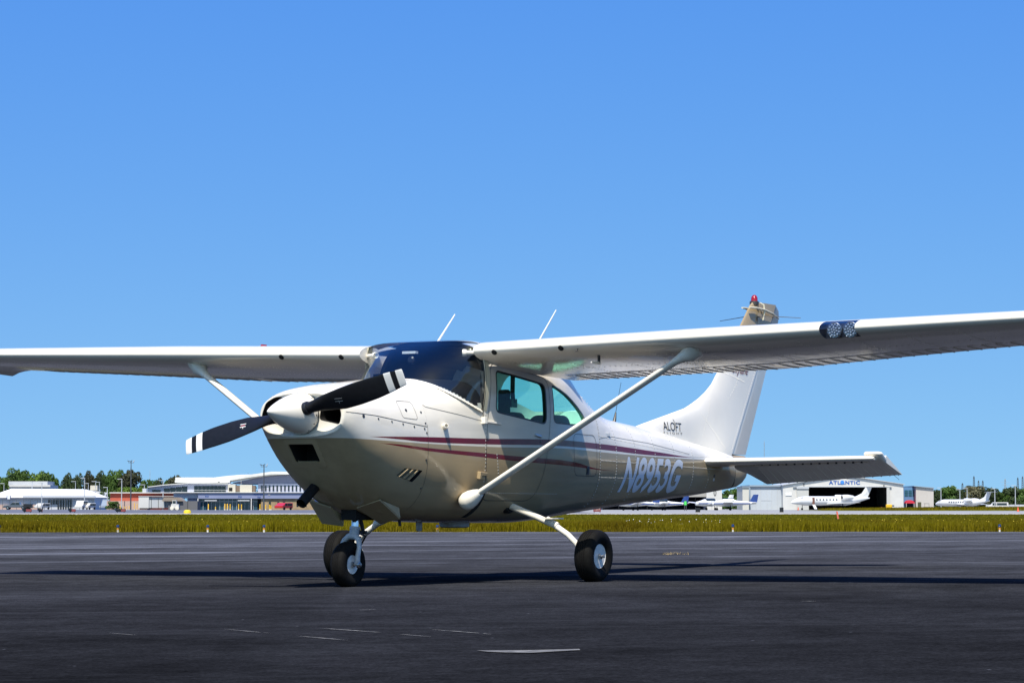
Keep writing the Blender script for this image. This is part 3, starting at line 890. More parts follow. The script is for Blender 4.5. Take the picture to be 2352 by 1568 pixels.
# --- tail
def le_fin(z): return float(np.interp(z, [1.15, 1.26, 1.359, 1.46, 1.572, 1.66, 1.753, 1.83, 1.914, 2.05, 2.2, 2.464, 2.64, 2.69, 2.712], [4.0, 4.25, 4.632, 5.13, 5.676, 5.93, 6.122, 6.245, 6.335, 6.475, 6.63, 6.90, 7.075, 7.13, 7.19]))
def hinge_fin(z): return 6.612 + (z - 1.158) * .6865
def te_rud(z): return 7.007 + (z - 1.138) * .5525
def fin_ring(z, n=26):
    a, b = le_fin(z), hinge_fin(z); T = float(np.interp(z, [1.2, 1.6, 2.7], [.062, .055, .034])); ch = b - a
    prof = []
    for i in range(n + 1):
        s = (i / n) ** 1.8 * ch
        prof.append((a + s, T * (1 - math.exp(-s / (.10 + .12 * min(ch, 2.4)))) * (1 - .25 * s / ch) + .006 * min(1, s / .02)))
    return [Vector((x, -y, z)) for x, y in prof] + [Vector((x, y, z)) for x, y in reversed(prof[1:])]
mb = MB(); mb.loft([fin_ring(z) for z in [1.10, 1.16, 1.22, 1.28, 1.34, 1.40, 1.46, 1.52, 1.57, 1.62, 1.68, 1.75, 1.83, 1.91, 2.0, 2.1, 2.2, 2.3, 2.34]])
FIN = mb.build('fin', M_WHITE, AC, ang=60)
mb = MB(); mb.loft([fin_ring(z) for z in (2.342, 2.45, 2.55, 2.62, 2.67, 2.70, 2.715)]); mb.build('fin_cap', M_TAN, FIN, ang=60)
def rud_ring(z, n=8, ext=0.0):
    a, b = hinge_fin(z) + .010, te_rud(z); T = float(np.interp(z, [1.2, 1.6, 2.7], [.062, .055, .034])) * .72
    pr = [(a - .012, T * .5), (a, T * .92)] + [(a + (b - a) * (i / n), T * (1 - i / n) + .003) for i in range(1, n + 1)]
    return [Vector((x, -y, z)) for x, y in pr] + [Vector((x, y, z)) for x, y in reversed(pr)]
mb = MB(); mb.loft([rud_ring(z) for z in np.linspace(1.145, 2.34, 10)]); RUD = mb.build('rudder', M_WHITE, AC, ang=50)
mb = MB()
rr = []
for z, k in ((2.342, 0), (2.45, 0), (2.55, 0), (2.61, .10), (2.66, .28), (2.70, .62)):
    r = rud_ring(min(z, 2.60)); x0 = min(p.x for p in r); w = max(p.x for p in r) - x0
    front = hinge_fin(min(z, 2.6)) - (0 if z < 2.5 else .0)
    rr.append([Vector((hinge_fin(z) + .0 + (p.x - x0) * (1 - k), p.y, z)) for p in r])
mb.loft(rr); mb.build('rudder_cap', mat('fin_cap_grey', (.30, .30, .28), .35, noise=.05), RUD, ang=50)
# tail stinger below the rudder
def sting(x, zt, zb, w, n=28): 
    return [Vector((x, w * spow(math.cos(a), .85), (zt + zb) / 2 + (zt - zb) / 2 * spow(math.sin(a), .85))) for a in [2 * PI * j / n for j in range(n)]]
mb = MB(); mb.loft([sting(6.628, 1.148, .802, .080), sting(6.75, 1.142, .815, .074), sting(6.87, 1.138, .850, .064), sting(6.95, 1.136, .895, .052), sting(6.99, 1.13, .945, .036), sting(7.002, 1.10, .99, .016)])
mb.build('tail_stinger', M_TAN, AC)
mb = MB(); mb.loft([sting(6.6215, 1.15, .800, .0815), sting(6.6275, 1.15, .801, .0815)]); mb.build('stinger_gap', M_SEAM, AC)
# beacon
mb = MB(); mb.lathe([(-.03, .045), (.0, .048), (.010, .046)], (7.225, 0, 2.712), (.05, 0, 1), 20); BE = mb.build('beacon', M_DGREY, AC)
mb = MB(); mb.lathe([(.008, .036), (.045, .034), (.064, .027), (.076, .013), (.078, 0)], (7.225, 0, 2.712), (.05, 0, 1), 20); mb.build('beacon_lens', M_RED, BE)
# cream antenna rails and whisker rods near the fin tip
for sg in (-1, 1):
    mb = MB(); mb.tube([(7.03, sg * .04, 2.645), (7.15, sg * .058, 2.648), (7.29, sg * .075, 2.638), (7.50, sg * .07, 2.612), (7.72, sg * .04, 2.575)], [.008, .012, .012, .011, .006], 8, flat=((0, 0, 1), 1.6))
    mb.tube([(7.27, sg * .045, 2.71), (7.30, sg * .072, 2.685), (7.305, sg * .078, 2.63), (7.29, sg * .068, 2.53)], [.009, .012, .012, .012], 8, flat=((1, 0, 0), .8))
    mb.build('antenna_rail', M_CREAM, AC)
    mb = MB(); mb.tube([(7.22, sg * .035, 2.56), (7.25, sg * .12, 2.57), (7.36, sg * .46, 2.545)], [.005, .004, .0028], 8); mb.tube([(7.22, sg * .035, 2.56), (7.20, sg * .045, 2.50)], .005, 6)
    mb.build('whisker_antenna', M_DGREY, AC)
# horizontal tail
def stab_par(y):
    t = (y - .06) / (1.72 - .06)
    return 5.77 + .50 * t, 6.405 + .02 * t, 1.055 + .035 * t, .052 - .016 * t     # leading edge x, hinge x, z, half thickness
def stab_ring(y, sg, n=14):
    a, b, z, T = stab_par(y); P = []
    hs = [(1 - math.cos(PI / 2 * i / n)) for i in range(n + 1)]
    f = lambda h: T * (2.2 * math.sqrt(h) - 1.7 * h + .12 * h * h)
    return [Vector((a + (b - a) * h, sg * y, z + f(h))) for h in reversed(hs)] + [Vector((a + (b - a) * h, sg * y, z - f(h))) for h in hs[1:]]
for sg in (-1, 1):
    mb = MB(); rings = [stab_ring(y, sg) for y in (.05, .3, .6, 1.0, 1.4, 1.58)]
    for y, k in ((1.64, .96), (1.69, .82), (1.715, .55)):
        r = stab_ring(1.62, sg); z0 = stab_par(1.62)[2]
        rings.append([Vector((6.40 + (p.x - 6.40) * (.55 + .45 * k), sg * y, z0 + (p.z - z0) * k)) for p in r])
    mb.loft(rings); ST = mb.build('stabilizer', M_WHITE, AC, ang=50)
    # elevator, drooped
    def ele(y, h):
        t = (y - .16) / (1.78 - .16); a, b, z, T = stab_par(min(y, 1.7))
        te = Vector((6.76 + .08 * t, sg * y, .835 + .105 * t)); hz = Vector((b + .014, sg * y, z - .004)); return hz.lerp(te, h), T * .86
    def ele_ring(y, h0=0.0):
        up, lo = [], []
        for h in (0, .15, .35, .6, .85, 1.0):
            hh = h0 + (1 - h0) * h; c, T = ele(y, hh); w = T * (1 - hh) + .003
            nrm = Vector((.42, 0, .91)); up.append(c + nrm * w); lo.append(c - nrm * w)
        c, T = ele(y, h0)
        return list(reversed(up)) + [c + Vector((-.016, 0, .002))] + lo
    mb = MB(); rings = []
    for y in (.18, .25, .36, .8, 1.2, 1.6, 1.775):
        r = ele_ring(y)
        if y < .36:
            k = (.36 - y) / .18; lim = 6.80 - .30 * k
            r = [p if p.x < lim else Vector((lim, p.y, ele(y, (lim - 6.42) / .36)[0].z + (.003 if i < 6 else -.003))) for i, p in enumerate(r)]
        rings.append(r)
    mb.loft(rings); EL = mb.build('elevator', M_WHITE, AC, ang=50)
    # balance horn standing proud of the stabilizer tip
    mb = MB()
    def horn(y, x0, w):
        c = Vector((0, 0, 0)); return [Vector((6.44, sg * y, 1.075 + w)), Vector((x0 + .03, sg * y, 1.132 + w)), Vector((x0, sg * y, 1.132)), Vector((x0 + .03, sg * y, 1.128 - w)), Vector((6.44, sg * y, 1.06 - w))]
    hr = [horn(1.60, 6.30, .012), horn(1.62, 6.275, .024), horn(1.76, 6.285, .024), horn(1.785, 6.31, .014)]
    mb.loft(hr); o = mb.build('balance_horn', M_WHITE, EL, ang=60)
    bv = o.modifiers.new('b', 'BEVEL'); bv.width = .01; bv.segments = 2
    mb = MB()
    for y in np.arange(.42, 1.76, .088):
        c0, T0 = ele(y, .06); c1, T1 = ele(y + .0, 1.0); n = Vector((.42, 0, .91))
        mb.tube([c0 - n * (T0 * .94 + .002), c1 - n * .004, c1 + (c1 - c0).normalized() * .003], [.0035, .006, .003], 6)
        mb.tube([c0 + n * (T0 * .94 + .002), c1 + n * .004], [.0035, .005], 6)
    mb.build('skin_beads', M_WHITE, EL)
    mb = MB()
    for y in np.arange(.30, 1.55, .088): 
        a, b, z, T = stab_par(y); mb.box((b - .004, sg * y - .010, z - .042), (b + .012, sg * y + .010, z - .020))
    tag(mb.build('elevator_hinges', M_DGREY, EL, smooth=False), kind='stuff')
    mb = MB(); mb.tube([(6.81, sg * 1.70, .935), (6.90, sg * 1.72, .89)], .002, 5); mb.build('static_wick', M_DGREY, EL)
    # fairing where the stabilizer enters the tailcone
    mb = MB(); rr = []
    for y, k in ((.06, 1.35), (.12, 1.25), (.17, 1.12), (.21, 1.0)):
        r = stab_ring(y, sg); z0 = stab_par(y)[2]
        rr.append([Vector((p.x - .02 * (k - 1) * 3, p.y, z0 + (p.z - z0) * k)) for p in r])
    mb.loft(rr); mb.build('stabilizer_fairing', M_WHITE, AC)
mb = MB(); P = [(6.33 + .022 * math.cos(a), 0, .755 + .028 * math.sin(a)) for a in np.linspace(0, 2 * PI, 17)]; mb.tube(P, .004, 6); mb.build('tie_down_ring', M_DGREY, AC)

# --- propeller and spinner
SPZ = 1.308; TH = .239; XP = -.728
mb = MB(); prof = [(0, 0), (.006, .010), (.03, .026), (.08, .053), (.14, .080), (.21, .108), (.28, .131), (.35, .148), (.40, .156), (.425, .158), (.428, .150)]
mb.lathe(prof, (-1.04, 0, SPZ), (1, 0, 0), 48); SPN = mb.build('spinner', M_WHITE, AC, ang=60)
mb = MB()
for k in range(14):
    a = 2 * PI * k / 14 + .1; mb.lathe([(-.002, .006), (.002, .006), (.003, 0)], (-.632, .1575 * math.cos(a), SPZ + .1575 * math.sin(a)), (0, math.cos(a), math.sin(a)), 8)
mb.build('spinner_screws', M_STUD, SPN)
mb = MB(); mb.lathe([(0, .159), (.006, .1595), (.010, .150)], (-.613, 0, SPZ), (1, 0, 0), 40); mb.build('spinner_backplate', M_STEEL, SPN)
PROP = bpy.data.objects.new('propeller', None); COL.objects.link(PROP); PROP.parent = AC; PROP.location = (XP, 0, SPZ)
for sgn in (-1, 1):
    d = Vector((0, sgn * math.cos(TH), -sgn * math.sin(TH)))           # blade axis: left blade (−y) points up
    tdir = Vector((1, 0, 0)).cross(d)                                    # in the disc, across the blade
    fwd = Vector((-1, 0, 0))
    rows = []; rs = list(np.linspace(.10, .22, 7)) + list(np.linspace(.27, 1.041, 26)); mi = []
    for r in rs:
        ch = float(np.interp(r, [.10, .17, .24, .34, .46, .60, .75, .90, 1.041], [.088, .088, .108, .146, .172, .176, .168, .150, .122]))
        th = float(np.interp(r, [.10, .17, .24, .34, .5, .75, 1.041], [.088, .086, .066, .042, .026, .016, .009]))
        tw = math.radians(float(np.interp(r, [.1, .2, .35, .6, .8, 1.04], [46, 44, 36, 24, 18, 14])))
        ca = tdir * math.cos(tw) - fwd * math.sin(tw); na = fwd * math.cos(tw) + tdir * math.sin(tw)
        ring = []
        off = float(np.interp(r, [.1, .25, .45, .8, 1.04], [0, .0, .012, .008, -.004]))
        for j in range(22):
            a = 2 * PI * j / 22; rnd = float(np.interp(r, [.15, .27], [0, 1]))
            u = math.cos(a) * ch / 2 + off; w = math.sin(a) * th / 2 * (1 - rnd * .0)
            if rnd > 0 and math.sin(a) < 0: w *= (1 - .7 * rnd)
            ring.append(d * r + ca * u + na * w)
        rows.append(ring)
    rows.append([p * .0 + d * 1.0445 + (p - d * 1.041) * .86 for p in rows[-1]])
    mb = MB(); nr = len(rows)
    # paint bands at the tip are laid on cut rings so that they keep clean edges
    marks = [.879, .939, .985]
    full = []; rs2 = rs + [1.0445]
    for i in range(nr):
        full.append((rs2[i], rows[i]))
        if i + 1 < nr:
            for mk in marks:
                if rs2[i] < mk < rs2[i + 1]:
                    t = (mk - rs2[i]) / (rs2[i + 1] - rs2[i]); full.append((mk, [p.lerp(q, t) for p, q in zip(rows[i], rows[i + 1])]))
    n = 22
    for i in range(len(full) - 1):
        rm = (full[i][0] + full[i + 1][0]) / 2; band = 1 if (.879 < rm < .939 or rm > .985) else 0
        V = full[i][1] + full[i + 1][1]; mb.add(V, [(j, (j + 1) % n, n + (j + 1) % n, n + j) for j in range(n)], band)
    mb.add(full[-1][1], [tuple(range(n))], 1); mb.add(full[0][1], [tuple(range(n - 1, -1, -1))], 0)
    BL = mb.build('blade', [M_PROP, M_TIPW], PROP)
    bm = bmesh.new(); bm.from_mesh(BL.data); bmesh.ops.remove_doubles(bm, verts=bm.verts, dist=1e-5); bmesh.ops.recalc_face_normals(bm, faces=bm.faces); bm.to_mesh(BL.data); bm.free(); BL.data.set_sharp_from_angle(angle=math.radians(50))
    # root cuff
    q = MB(); q.lathe([(.08, .050), (.150, .052), (.158, .049), (.160, .044)], (0, 0, 0), d, 24); q.build('blade_cuff', M_BLACK, PROP)
    # small maker's decal on the face
    def facept(r, u):
        tw = math.radians(float(np.interp(r, [.1, .2, .35, .6, .8, 1.04], [46, 44, 36, 24, 18, 14]))); ca = tdir * math.cos(tw) - fwd * math.sin(tw); na = fwd * math.cos(tw) + tdir * math.sin(tw)
        th = float(np.interp(r, [.34, .5, .75], [.042, .026, .016])); off = float(np.interp(r, [.1, .25, .45, .8, 1.04], [0, .0, .012, .008, -.004]))
        return d * r + ca * (u + off) + na * (th / 2 * math.sqrt(max(0, 1 - (u / .088) ** 2)) + .0012)
    q = MB()
    def strip(r0, u0, r1, u1, w, mi=0):
        a, b = Vector((r0, u0)), Vector((r1, u1)); t = (b - a).normalized(); nn = Vector((-t.y, t.x)) * w / 2
        P = []
        for k in range(5):
            c = a.lerp(b, k / 4); P.append([facept(*(c + nn)), facept(*(c - nn))])
        q.loft(P, closed=False, mi=mi)
    if sgn > 0:
        strip(.44, .012, .50, .024, .007); strip(.44, -.012, .50, 0.0, .007); strip(.45, .001, .49, .009, .009, 1); strip(.468, -.024, .468, -.004, .006)
    else:
        strip(.41, .0, .47, .012, .003); strip(.44, .0, .435, .026, .0025); strip(.415, -.022, .475, -.010, .003)
    q.build('blade_decal', [M_TIPW, M_RED], PROP)

# --- landing gear
def wheel(name, c, r, w, rim, parent, camber=0.0, sgn=-1):
    W = bpy.data.objects.new(name, None); COL.objects.link(W); W.parent = parent; W.location = c; W.rotation_euler = (camber, 0, 0)
    mb = MB(); h = w / 2
    prof = [(-h * .62, rim * .98), (-h * .80, rim + .012), (-h * .97, r * .66), (-h, r * .76), (-h * .93, r * .86), (-h * .76, r * .945), (-h * .52, r * .985), (-h * .50, r * .985)]
    for g in (-.36, -.12, .12, .36): prof += [(h * (g - .05), r * .996), (h * (g - .03), r * .982), (h * (g + .03), r * .982), (h * (g + .05), r * .998)]
    prof += [(h * .50, r * .985), (h * .76, r * .945), (h * .93, r * .86), (h, r * .76), (h * .97, r * .66), (h * .80, rim + .012), (h * .62, rim * .98)]
    mb.lathe(prof, (0, 0, 0), (0, 1, 0), 56); mb.build('tyre', M_RUB, W, ang=40)
    mb = MB(); mb.lathe([(-h * .66, rim * 1.02), (-h * .70, rim * .99), (-h * .62, rim * .90), (-h * .52, rim * .62), (-h * .60, rim * .40), (-h * .62, rim * .34), (-h * .60, 0)], (0, 0, 0), (0, 1, 0), 32)
    mb.lathe([(h * .66, rim * 1.02), (h * .70, rim * .99), (h * .62, rim * .90), (h * .52, rim * .62), (h * .60, rim * .40), (h * .60, 0)], (0, 0, 0), (0, 1, 0), 32)
    mb.build('wheel_rim', M_HUB, W)
    mb = MB()
    for k in range(3):
        a = 2 * PI * k / 3 + .5
        for s in (-1, 1): mb.lathe([(0, .006), (.006, .006), (.007, 0)], (rim * .68 * math.cos(a), s * h * .52, rim * .68 * math.sin(a)), (0, s, 0), 8)
    mb.build('wheel_bolts', M_STUD, W)
    mb = MB(); mb.lathe([(h * .45, .024), (h * .9, .022), (h * .92, .012), (h * 1.22, .010), (h * 1.25, 0)], (0, 0, 0), (0, sgn, 0), 12); mb.build('axle_nut', M_STEEL, W)
    return W
for sg in (-1, 1):
    g = apron_ac(1.705, sg * 1.237); zc = g + .206
    LEG = bpy.data.objects.new('main_gear', None); COL.objects.link(LEG); LEG.parent = AC; LEG.location = (0, 0, 0)
    wheel('main_wheel', (1.705, sg * 1.237, zc), .213, .165, .098, LEG, camber=sg * -.03, sgn=sg)
    mb = MB(); P = [(1.70, sg * .40, .635), (1.70, sg * .533, .586), (1.70, sg * .70, .530), (1.70, sg * .87, .463), (1.70, sg * 1.00, .385), (1.70, sg * 1.08, .315), (1.705, sg * 1.115, .25)]
    mb.tube(P, [.030, .029, .027, .025, .024, .023, .022], 14, flat=((0, 0, 1), .58) if False else None); mb.build('gear_leg', M_WHITE, LEG)
    mb = MB(); mb.box((1.62, min(sg * .80, sg * .90), .512), (1.80, max(sg * .80, sg * .90), .522)); mb.tube([(1.70, sg * .80, .50), (1.70, sg * .90, .455)], [.036, .029], 12); mb.build('gear_step', M_WHITE, LEG)
    mb = MB(); mb.tube([(1.745, sg * .62, .55), (1.745, sg * .9, .45), (1.74, sg * 1.02, .36), (1.76, sg * 1.10, .26)], .008, 8); mb.build('brake_line', M_BLACK, LEG)
    mb = MB(); mb.lathe([(0, .088), (.012, .088), (.016, .06), (.016, .0)], (1.705, sg * 1.135, zc), (0, -sg, 0), 24); mb.build('brake_disc', M_STEEL, LEG)
    mb = MB(); mb.box((1.74, min(sg * 1.10, sg * 1.155), zc - .07), (1.82, max(sg * 1.10, sg * 1.155), zc + .05)); o = mb.build('brake_caliper', M_WHITE, LEG); bv = o.modifiers.new('b', 'BEVEL'); bv.width = .012; bv.segments = 2
    mb = MB(); mb.tube([(1.705, sg * 1.10, .26), (1.705, sg * 1.11, zc), (1.705, sg * 1.2, zc)], [.026, .026, .02], 12); mb.build('axle', M_WHITE, LEG)
    n = oml_normal(1.70, .60, sg); mb = MB(); mb.loft([[Vector((1.70 + .085 * k * math.cos(a), sg * oml_y(1.70, .60) + sg * off, .60 + .045 * k * math.sin(a))) for a in np.linspace(0, 2 * PI, 18)[:-1]] for k, off in ((1.0, -.06), (1.0, -.02), (.8, .0))])
    mb.build('gear_leg_gap', M_DARK, LEG)
NG = bpy.data.objects.new('nose_gear', None); COL.objects.link(NG); NG.parent = AC
gz = apron_ac(.018, 0); NZ = gz + .172
wheel('nose_wheel', (.018, 0, NZ), .178, .128, .072, NG)
mb = MB(); mb.tube([(.138, 0, .66), (.122, 0, .535)], .040, 16); mb.tube([(.123, 0, .545), (.121, 0, .520)], .055, 16); mb.box((.07, -.05, .535), (.18, .05, .555)); mb.build('oleo_upper', M_GREYP, NG)
mb = MB(); mb.tube([(.122, 0, .535), (.108, 0, .425)], .030, 18); mb.build('oleo_piston', M_CHROME, NG)
mb = MB(); mb.tube([(.112, 0, .448), (.108, 0, .425)], .043, 16); mb.tube([(.109, 0, .43), (.085, 0, .362)], [.037, .039], 16); mb.build('oleo_lower', M_GREYP, NG)
mb = MB()
arch = [(.016, -.088, NZ), (.022, -.088, .22), (.045, -.086, .29), (.065, -.068, .345), (.075, -.035, .372), (.078, 0, .378), (.075, .035, .372), (.065, .068, .345), (.045, .086, .29), (.022, .088, .22), (.016, .088, NZ)]
mb.tube(arch, [.024, .020, .019, .021, .026, .030, .026, .021, .019, .020, .024], 12); mb.build('nose_fork', M_GREYP, NG)
mb = MB(); mb.tube([(.155, 0, .535), (.20, 0, .47), (.225, 0, .405)], [.020, .016, .013], 10); mb.tube([(.225, 0, .405), (.12, 0, .41)], [.012, .016], 10); mb.lathe([(-.03, .014), (.03, .014)], (.225, 0, .405), (0, 1, 0), 10); mb.build('torque_link', M_DGREY, NG)
mb = MB(); mb.tube([(.12, -.03, .40), (.16, -.045, .385), (.19, -.04, .375)], .009, 8); mb.tube([(.13, .0, .375), (.18, .0, .365)], .011, 8); mb.build('shimmy_damper', M_DGREY, NG)
for s in (-1, 1):
    mb = MB(); mb.lathe([(0, .026), (.014, .024), (.018, .013), (.030, .012), (.031, 0)], (.016, s * .095, NZ), (0, s, 0), 12); mb.build('axle_bolt', M_STEEL, NG)
mb = MB(); mb.box((.02, -.07, .50), (.26, .07, .60)); o = mb.build('gear_well', M_DARK, NG, smooth=False)
# --- cowl flaps, exhaust, belly antennas
def flap_panel(name, P, Q, sg):
    """P: hinge inner, hinge outer, trailing outer, trailing inner; Q: gusset corner at the outer trailing edge"""
    mb = MB(); th = Vector((.004, 0, .006))
    top = [Vector(p) + th for p in P]; bot = [Vector(p) - th for p in P]
    mb.loft([bot, top])
    h, t = Vector(P[1]), Vector(P[2])
    for (a, b, c) in ((Vector(P[1]), Vector(P[2]), Vector(Q)), (Vector(P[0]), Vector(P[3]), Vector(Q) + Vector(P[0]) - Vector(P[1]))):
        n = Vector((0, .004, 0)); mb.add([a - n, b - n, c - n, a + n, b + n, c + n], [(0, 1, 2), (5, 4, 3), (0, 3, 4, 1), (1, 4, 5, 2), (2, 5, 3, 0)])
    o = mb.build(name, M_TAN, AC, smooth=False); bv = o.modifiers.new('b', 'BEVEL'); bv.width = .003; bv.segments = 1
flap_panel('cowl_flap', [(-.03, -.11, .60), (-.03, -.33, .66), (.25, -.33, .515), (.30, -.11, .475)], (.232, -.33, .60), -1)
flap_panel('cowl_flap', [(-.06, .11, .60), (-.06, .33, .66), (.13, .33, .475), (.11, .11, .455)], (.11, .33, .60), 1)
mb = MB(); mb.tube([(-.20, .12, .80), (-.347, .12, .695), (-.440, .12, .626)], .041, 20, cap=False); mb.tube([(-.440, .12, .626), (-.20, .12, .80)], .036, 20, cap=False); mb.build('exhaust_pipe', mat('exhaust_black', (.012, .012, .016), .55, .4), AC)
mb = MB(); mb.loft([[Vector((1.016 + dx * k, .018 * math.sin(a) * k, z)) for a, dx in [(q, .042 * math.cos(q)) for q in np.linspace(0, 2 * PI, 14)[:-1]]] for z, k in ((.50, 1), (.45, .92), (.415, .85), (.408, .6))]); mb.build('blade_antenna', M_GREYP, AC)
mb = MB(); mb.lathe([(0, .135), (.03, .135), (.032, .128), (.072, .122), (.080, .10), (.082, 0)], (1.546, 0, .515), (0, 0, -1), 28); o = mb.build('puck_antenna', M_GREYP, AC); o.data.materials.append(M_BLACK)
for p in o.data.polygons:
    if p.center.z > .487: p.material_index = 1
mb = MB(); mb.tube([(.55, -.12, .50), (.56, -.12, .455)], .012, 8); mb.build('drain_pipe', M_DGREY, AC)
for base, tip in (((1.68, .30, 1.945), (2.004, .30, 2.247)), ((2.43, -.20, 1.90), (2.862, -.20, 2.325))):
    mb = MB(); mb.tube([base, Vector(base).lerp(Vector(tip), .5), tip], [.011, .009, .006], 8, flat=((1, 0, 0), .7)); mb.build('whip_antenna', M_TIPW, AC)
mb = MB(); mb.tube([(4.262, 0, 1.37), (4.285, 0, 1.43), (4.30, 0, 1.485)], [.020, .014, .007], 8); mb.tube([(4.30, 0, 1.485), (4.40, 0, 1.765)], [.003, .002], 6); mb.build('rear_whip', M_BLACK, AC)

# --- lettering
def text_mesh(body, size, shear=0.0, sx=1.0, space=1.0, fat=0.0):
    cu = bpy.data.curves.new('txt', 'FONT'); cu.body = body; cu.offset = fat; cu.size = size; cu.shear = shear; cu.space_character = space
    o = bpy.data.objects.new('txt', cu); COL.objects.link(o)
    dg = bpy.context.evaluated_depsgraph_get(); me = bpy.data.meshes.new_from_object(o.evaluated_get(dg))
    bpy.data.objects.remove(o)
    bm = bmesh.new(); bm.from_mesh(me)
    bmesh.ops.remove_doubles(bm, verts=bm.verts, dist=1e-5)
    ymin = min(v.co.y for v in bm.verts); ymax = max(v.co.y for v in bm.verts); xmin = min(v.co.x for v in bm.verts); xmax = max(v.co.x for v in bm.verts)
    for k in np.linspace(ymin, ymax, 14)[1:-1]:
        bmesh.ops.bisect_plane(bm, geom=bm.verts[:] + bm.edges[:] + bm.faces[:], plane_co=(0, k, 0), plane_no=(0, 1, 0))
    bmesh.ops.triangulate(bm, faces=bm.faces)
    V = [((v.co.x - xmin) / (xmax - xmin), (v.co.y - ymin) / (ymax - ymin), v.co.x, v.co.y) for v in bm.verts]
    F = [tuple(v.index for v in f.verts) for f in bm.faces]; bm.free()
    return V, F
def flat_build(name, V, F, m, parent):
    me = bpy.data.meshes.new(name); me.from_pydata([tuple(p) for p in V], [], F); me.update(); me.materials.append(m)
    o = bpy.data.objects.new(name, me); COL.objects.link(o); o.parent = parent; return o
def bold(V, F): return V, F
V, F = text_mesh('N8953G', 1.0, .42, fat=.028)
P = []
for u, v, *_ in V:
    x = 3.735 + u * 1.47; z = .738 + v * (.330 - .014 * u) + .008 * u
    P.append(side(x, z, .0022))
flat_build('registration', P, F, M_REGN, FUS)
cu_bold = []
def fin_side(x, z):
    a, b = le_fin(z), hinge_fin(z); T = float(np.interp(z, [1.2, 1.6, 2.7], [.062, .055, .034])); ch = b - a; s = max(0, x - a)
    return -(T * (1 - math.exp(-s / (.10 + .12 * min(ch, 2.4)))) * (1 - .25 * s / ch) + .006)
M_INK = mat('decal_ink', (.02, .02, .022), .5)
V, F = text_mesh('ALOFT', 1.0)
flat_build('operator_lettering', [Vector((5.145 + u * .36, fin_side(5.145 + u * .36, 1.345 + v * .082) - .003, 1.345 + v * .082 - u * .006)) for u, v, *_ in V], F, M_INK, FIN)
V, F = text_mesh('FLIGHT', 1.0, 0, 1, 1.7)
flat_build('operator_lettering', [Vector((5.145 + u * .375, fin_side(5.145 + u * .37, 1.31 + v * .022) - .003, 1.312 + v * .020 - u * .004)) for u, v, *_ in V], F, M_INK, FIN)
mb = MB(); P = [(5.335 + .030 * math.cos(a) + .02 * max(0, math.sin(a)), 1.392 + .062 * math.sin(a)) for a in np.linspace(-.6, 1.9, 12)]
rows = [[Vector((x - .004, fin_side(x, z) - .003, z)), Vector((x + .004, fin_side(x, z) - .003, z))] for x, z in P]; mb.loft(rows, closed=False); mb.build('operator_emblem', M_INK, FIN)
V, F = text_mesh('Skylane', 1.0, .5)
flat_build('model_script', [Vector((6.64 + u * .35, fin_side(6.64 + u * .35, 1.945 + v * .1) - .003, 1.935 + v * .115 - u * .01)) for u, v, *_ in V], F, mat('maroon_ink', MAROON, .4), FIN)
# rivet rows on the tailcone and fin, hull heads coloured pale as sun glints
mb = MB()
def rivet(x, z): mb.lathe([(-.001, .0066), (.002, .0055), (.0032, 0)], side(x, z), oml_normal(x, z), 6)
for x in (3.23, 3.60, 4.05, 4.52, 5.0, 5.48, 5.9):
    zt = float(interp(TAB_CAB, x)[0]) - .06; zb = float(interp(TAB_CAB, x)[1]) + .07
    for z in np.arange(zb, zt, .026): rivet(x, z)
for x in np.arange(3.25, 6.2, .03):
    rivet(x, 1.02 - .012 * (x - 3.2)); rivet(x, 1.235 - .055 * (x - 3.2) if x < 5.4 else 1.10)
    if x < 4.0: rivet(x, .87)
for x in np.arange(1.2, 2.4, .03): rivet(x, .72)
for z in np.arange(.75, 1.35, .03): rivet(1.135, z)
for z in np.arange(.88, 1.05, .025): rivet(1.30 + (1.05 - z) * .2, z)
tag(mb.build('hull_rivets', mat('rivet_glint', (.62, .60, .55), .25, .3), FUS), kind='stuff')
mb = MB()
def frivet(x, z): mb.lathe([(-.001, .0062), (.002, .005), (.003, 0)], (x, fin_side(x, z), z), (0, -1, 0), 6)
for z in np.arange(1.2, 2.3, .028):
    frivet(hinge_fin(z) - .03, z)
    if z > 1.3: frivet(le_fin(z) + (hinge_fin(z) - le_fin(z)) * .55 if z > 1.7 else 5.9 + (z - 1.2) * .55, z)
for t in np.linspace(0, 1, 26): frivet(5.95 + .5 * t, 1.52 - .32 * t); frivet(6.35 + .55 * t, 1.98 - .1 * t)
tag(mb.build('fin_rivets', M_WHITE, FIN), kind='stuff')
mb = MB()
for j in range(1, len(BASE) - 1):
    for k in range(3):
        t = k / 3; a, b = BASE[j], BASE[j + 1]; y = a[0] + (b[0] - a[0]) * t; x = a[1] + (b[1] - a[1]) * t; z = a[2] + (b[2] - a[2]) * t
        mb.lathe([(-.001, .0035), (.002, .003), (.0025, 0)], (x - .022, -y - .020, z - .014), (-.5, -.6, .6), 6)
tag(mb.build('fairing_rivets', M_STUD, DECK), kind='stuff')
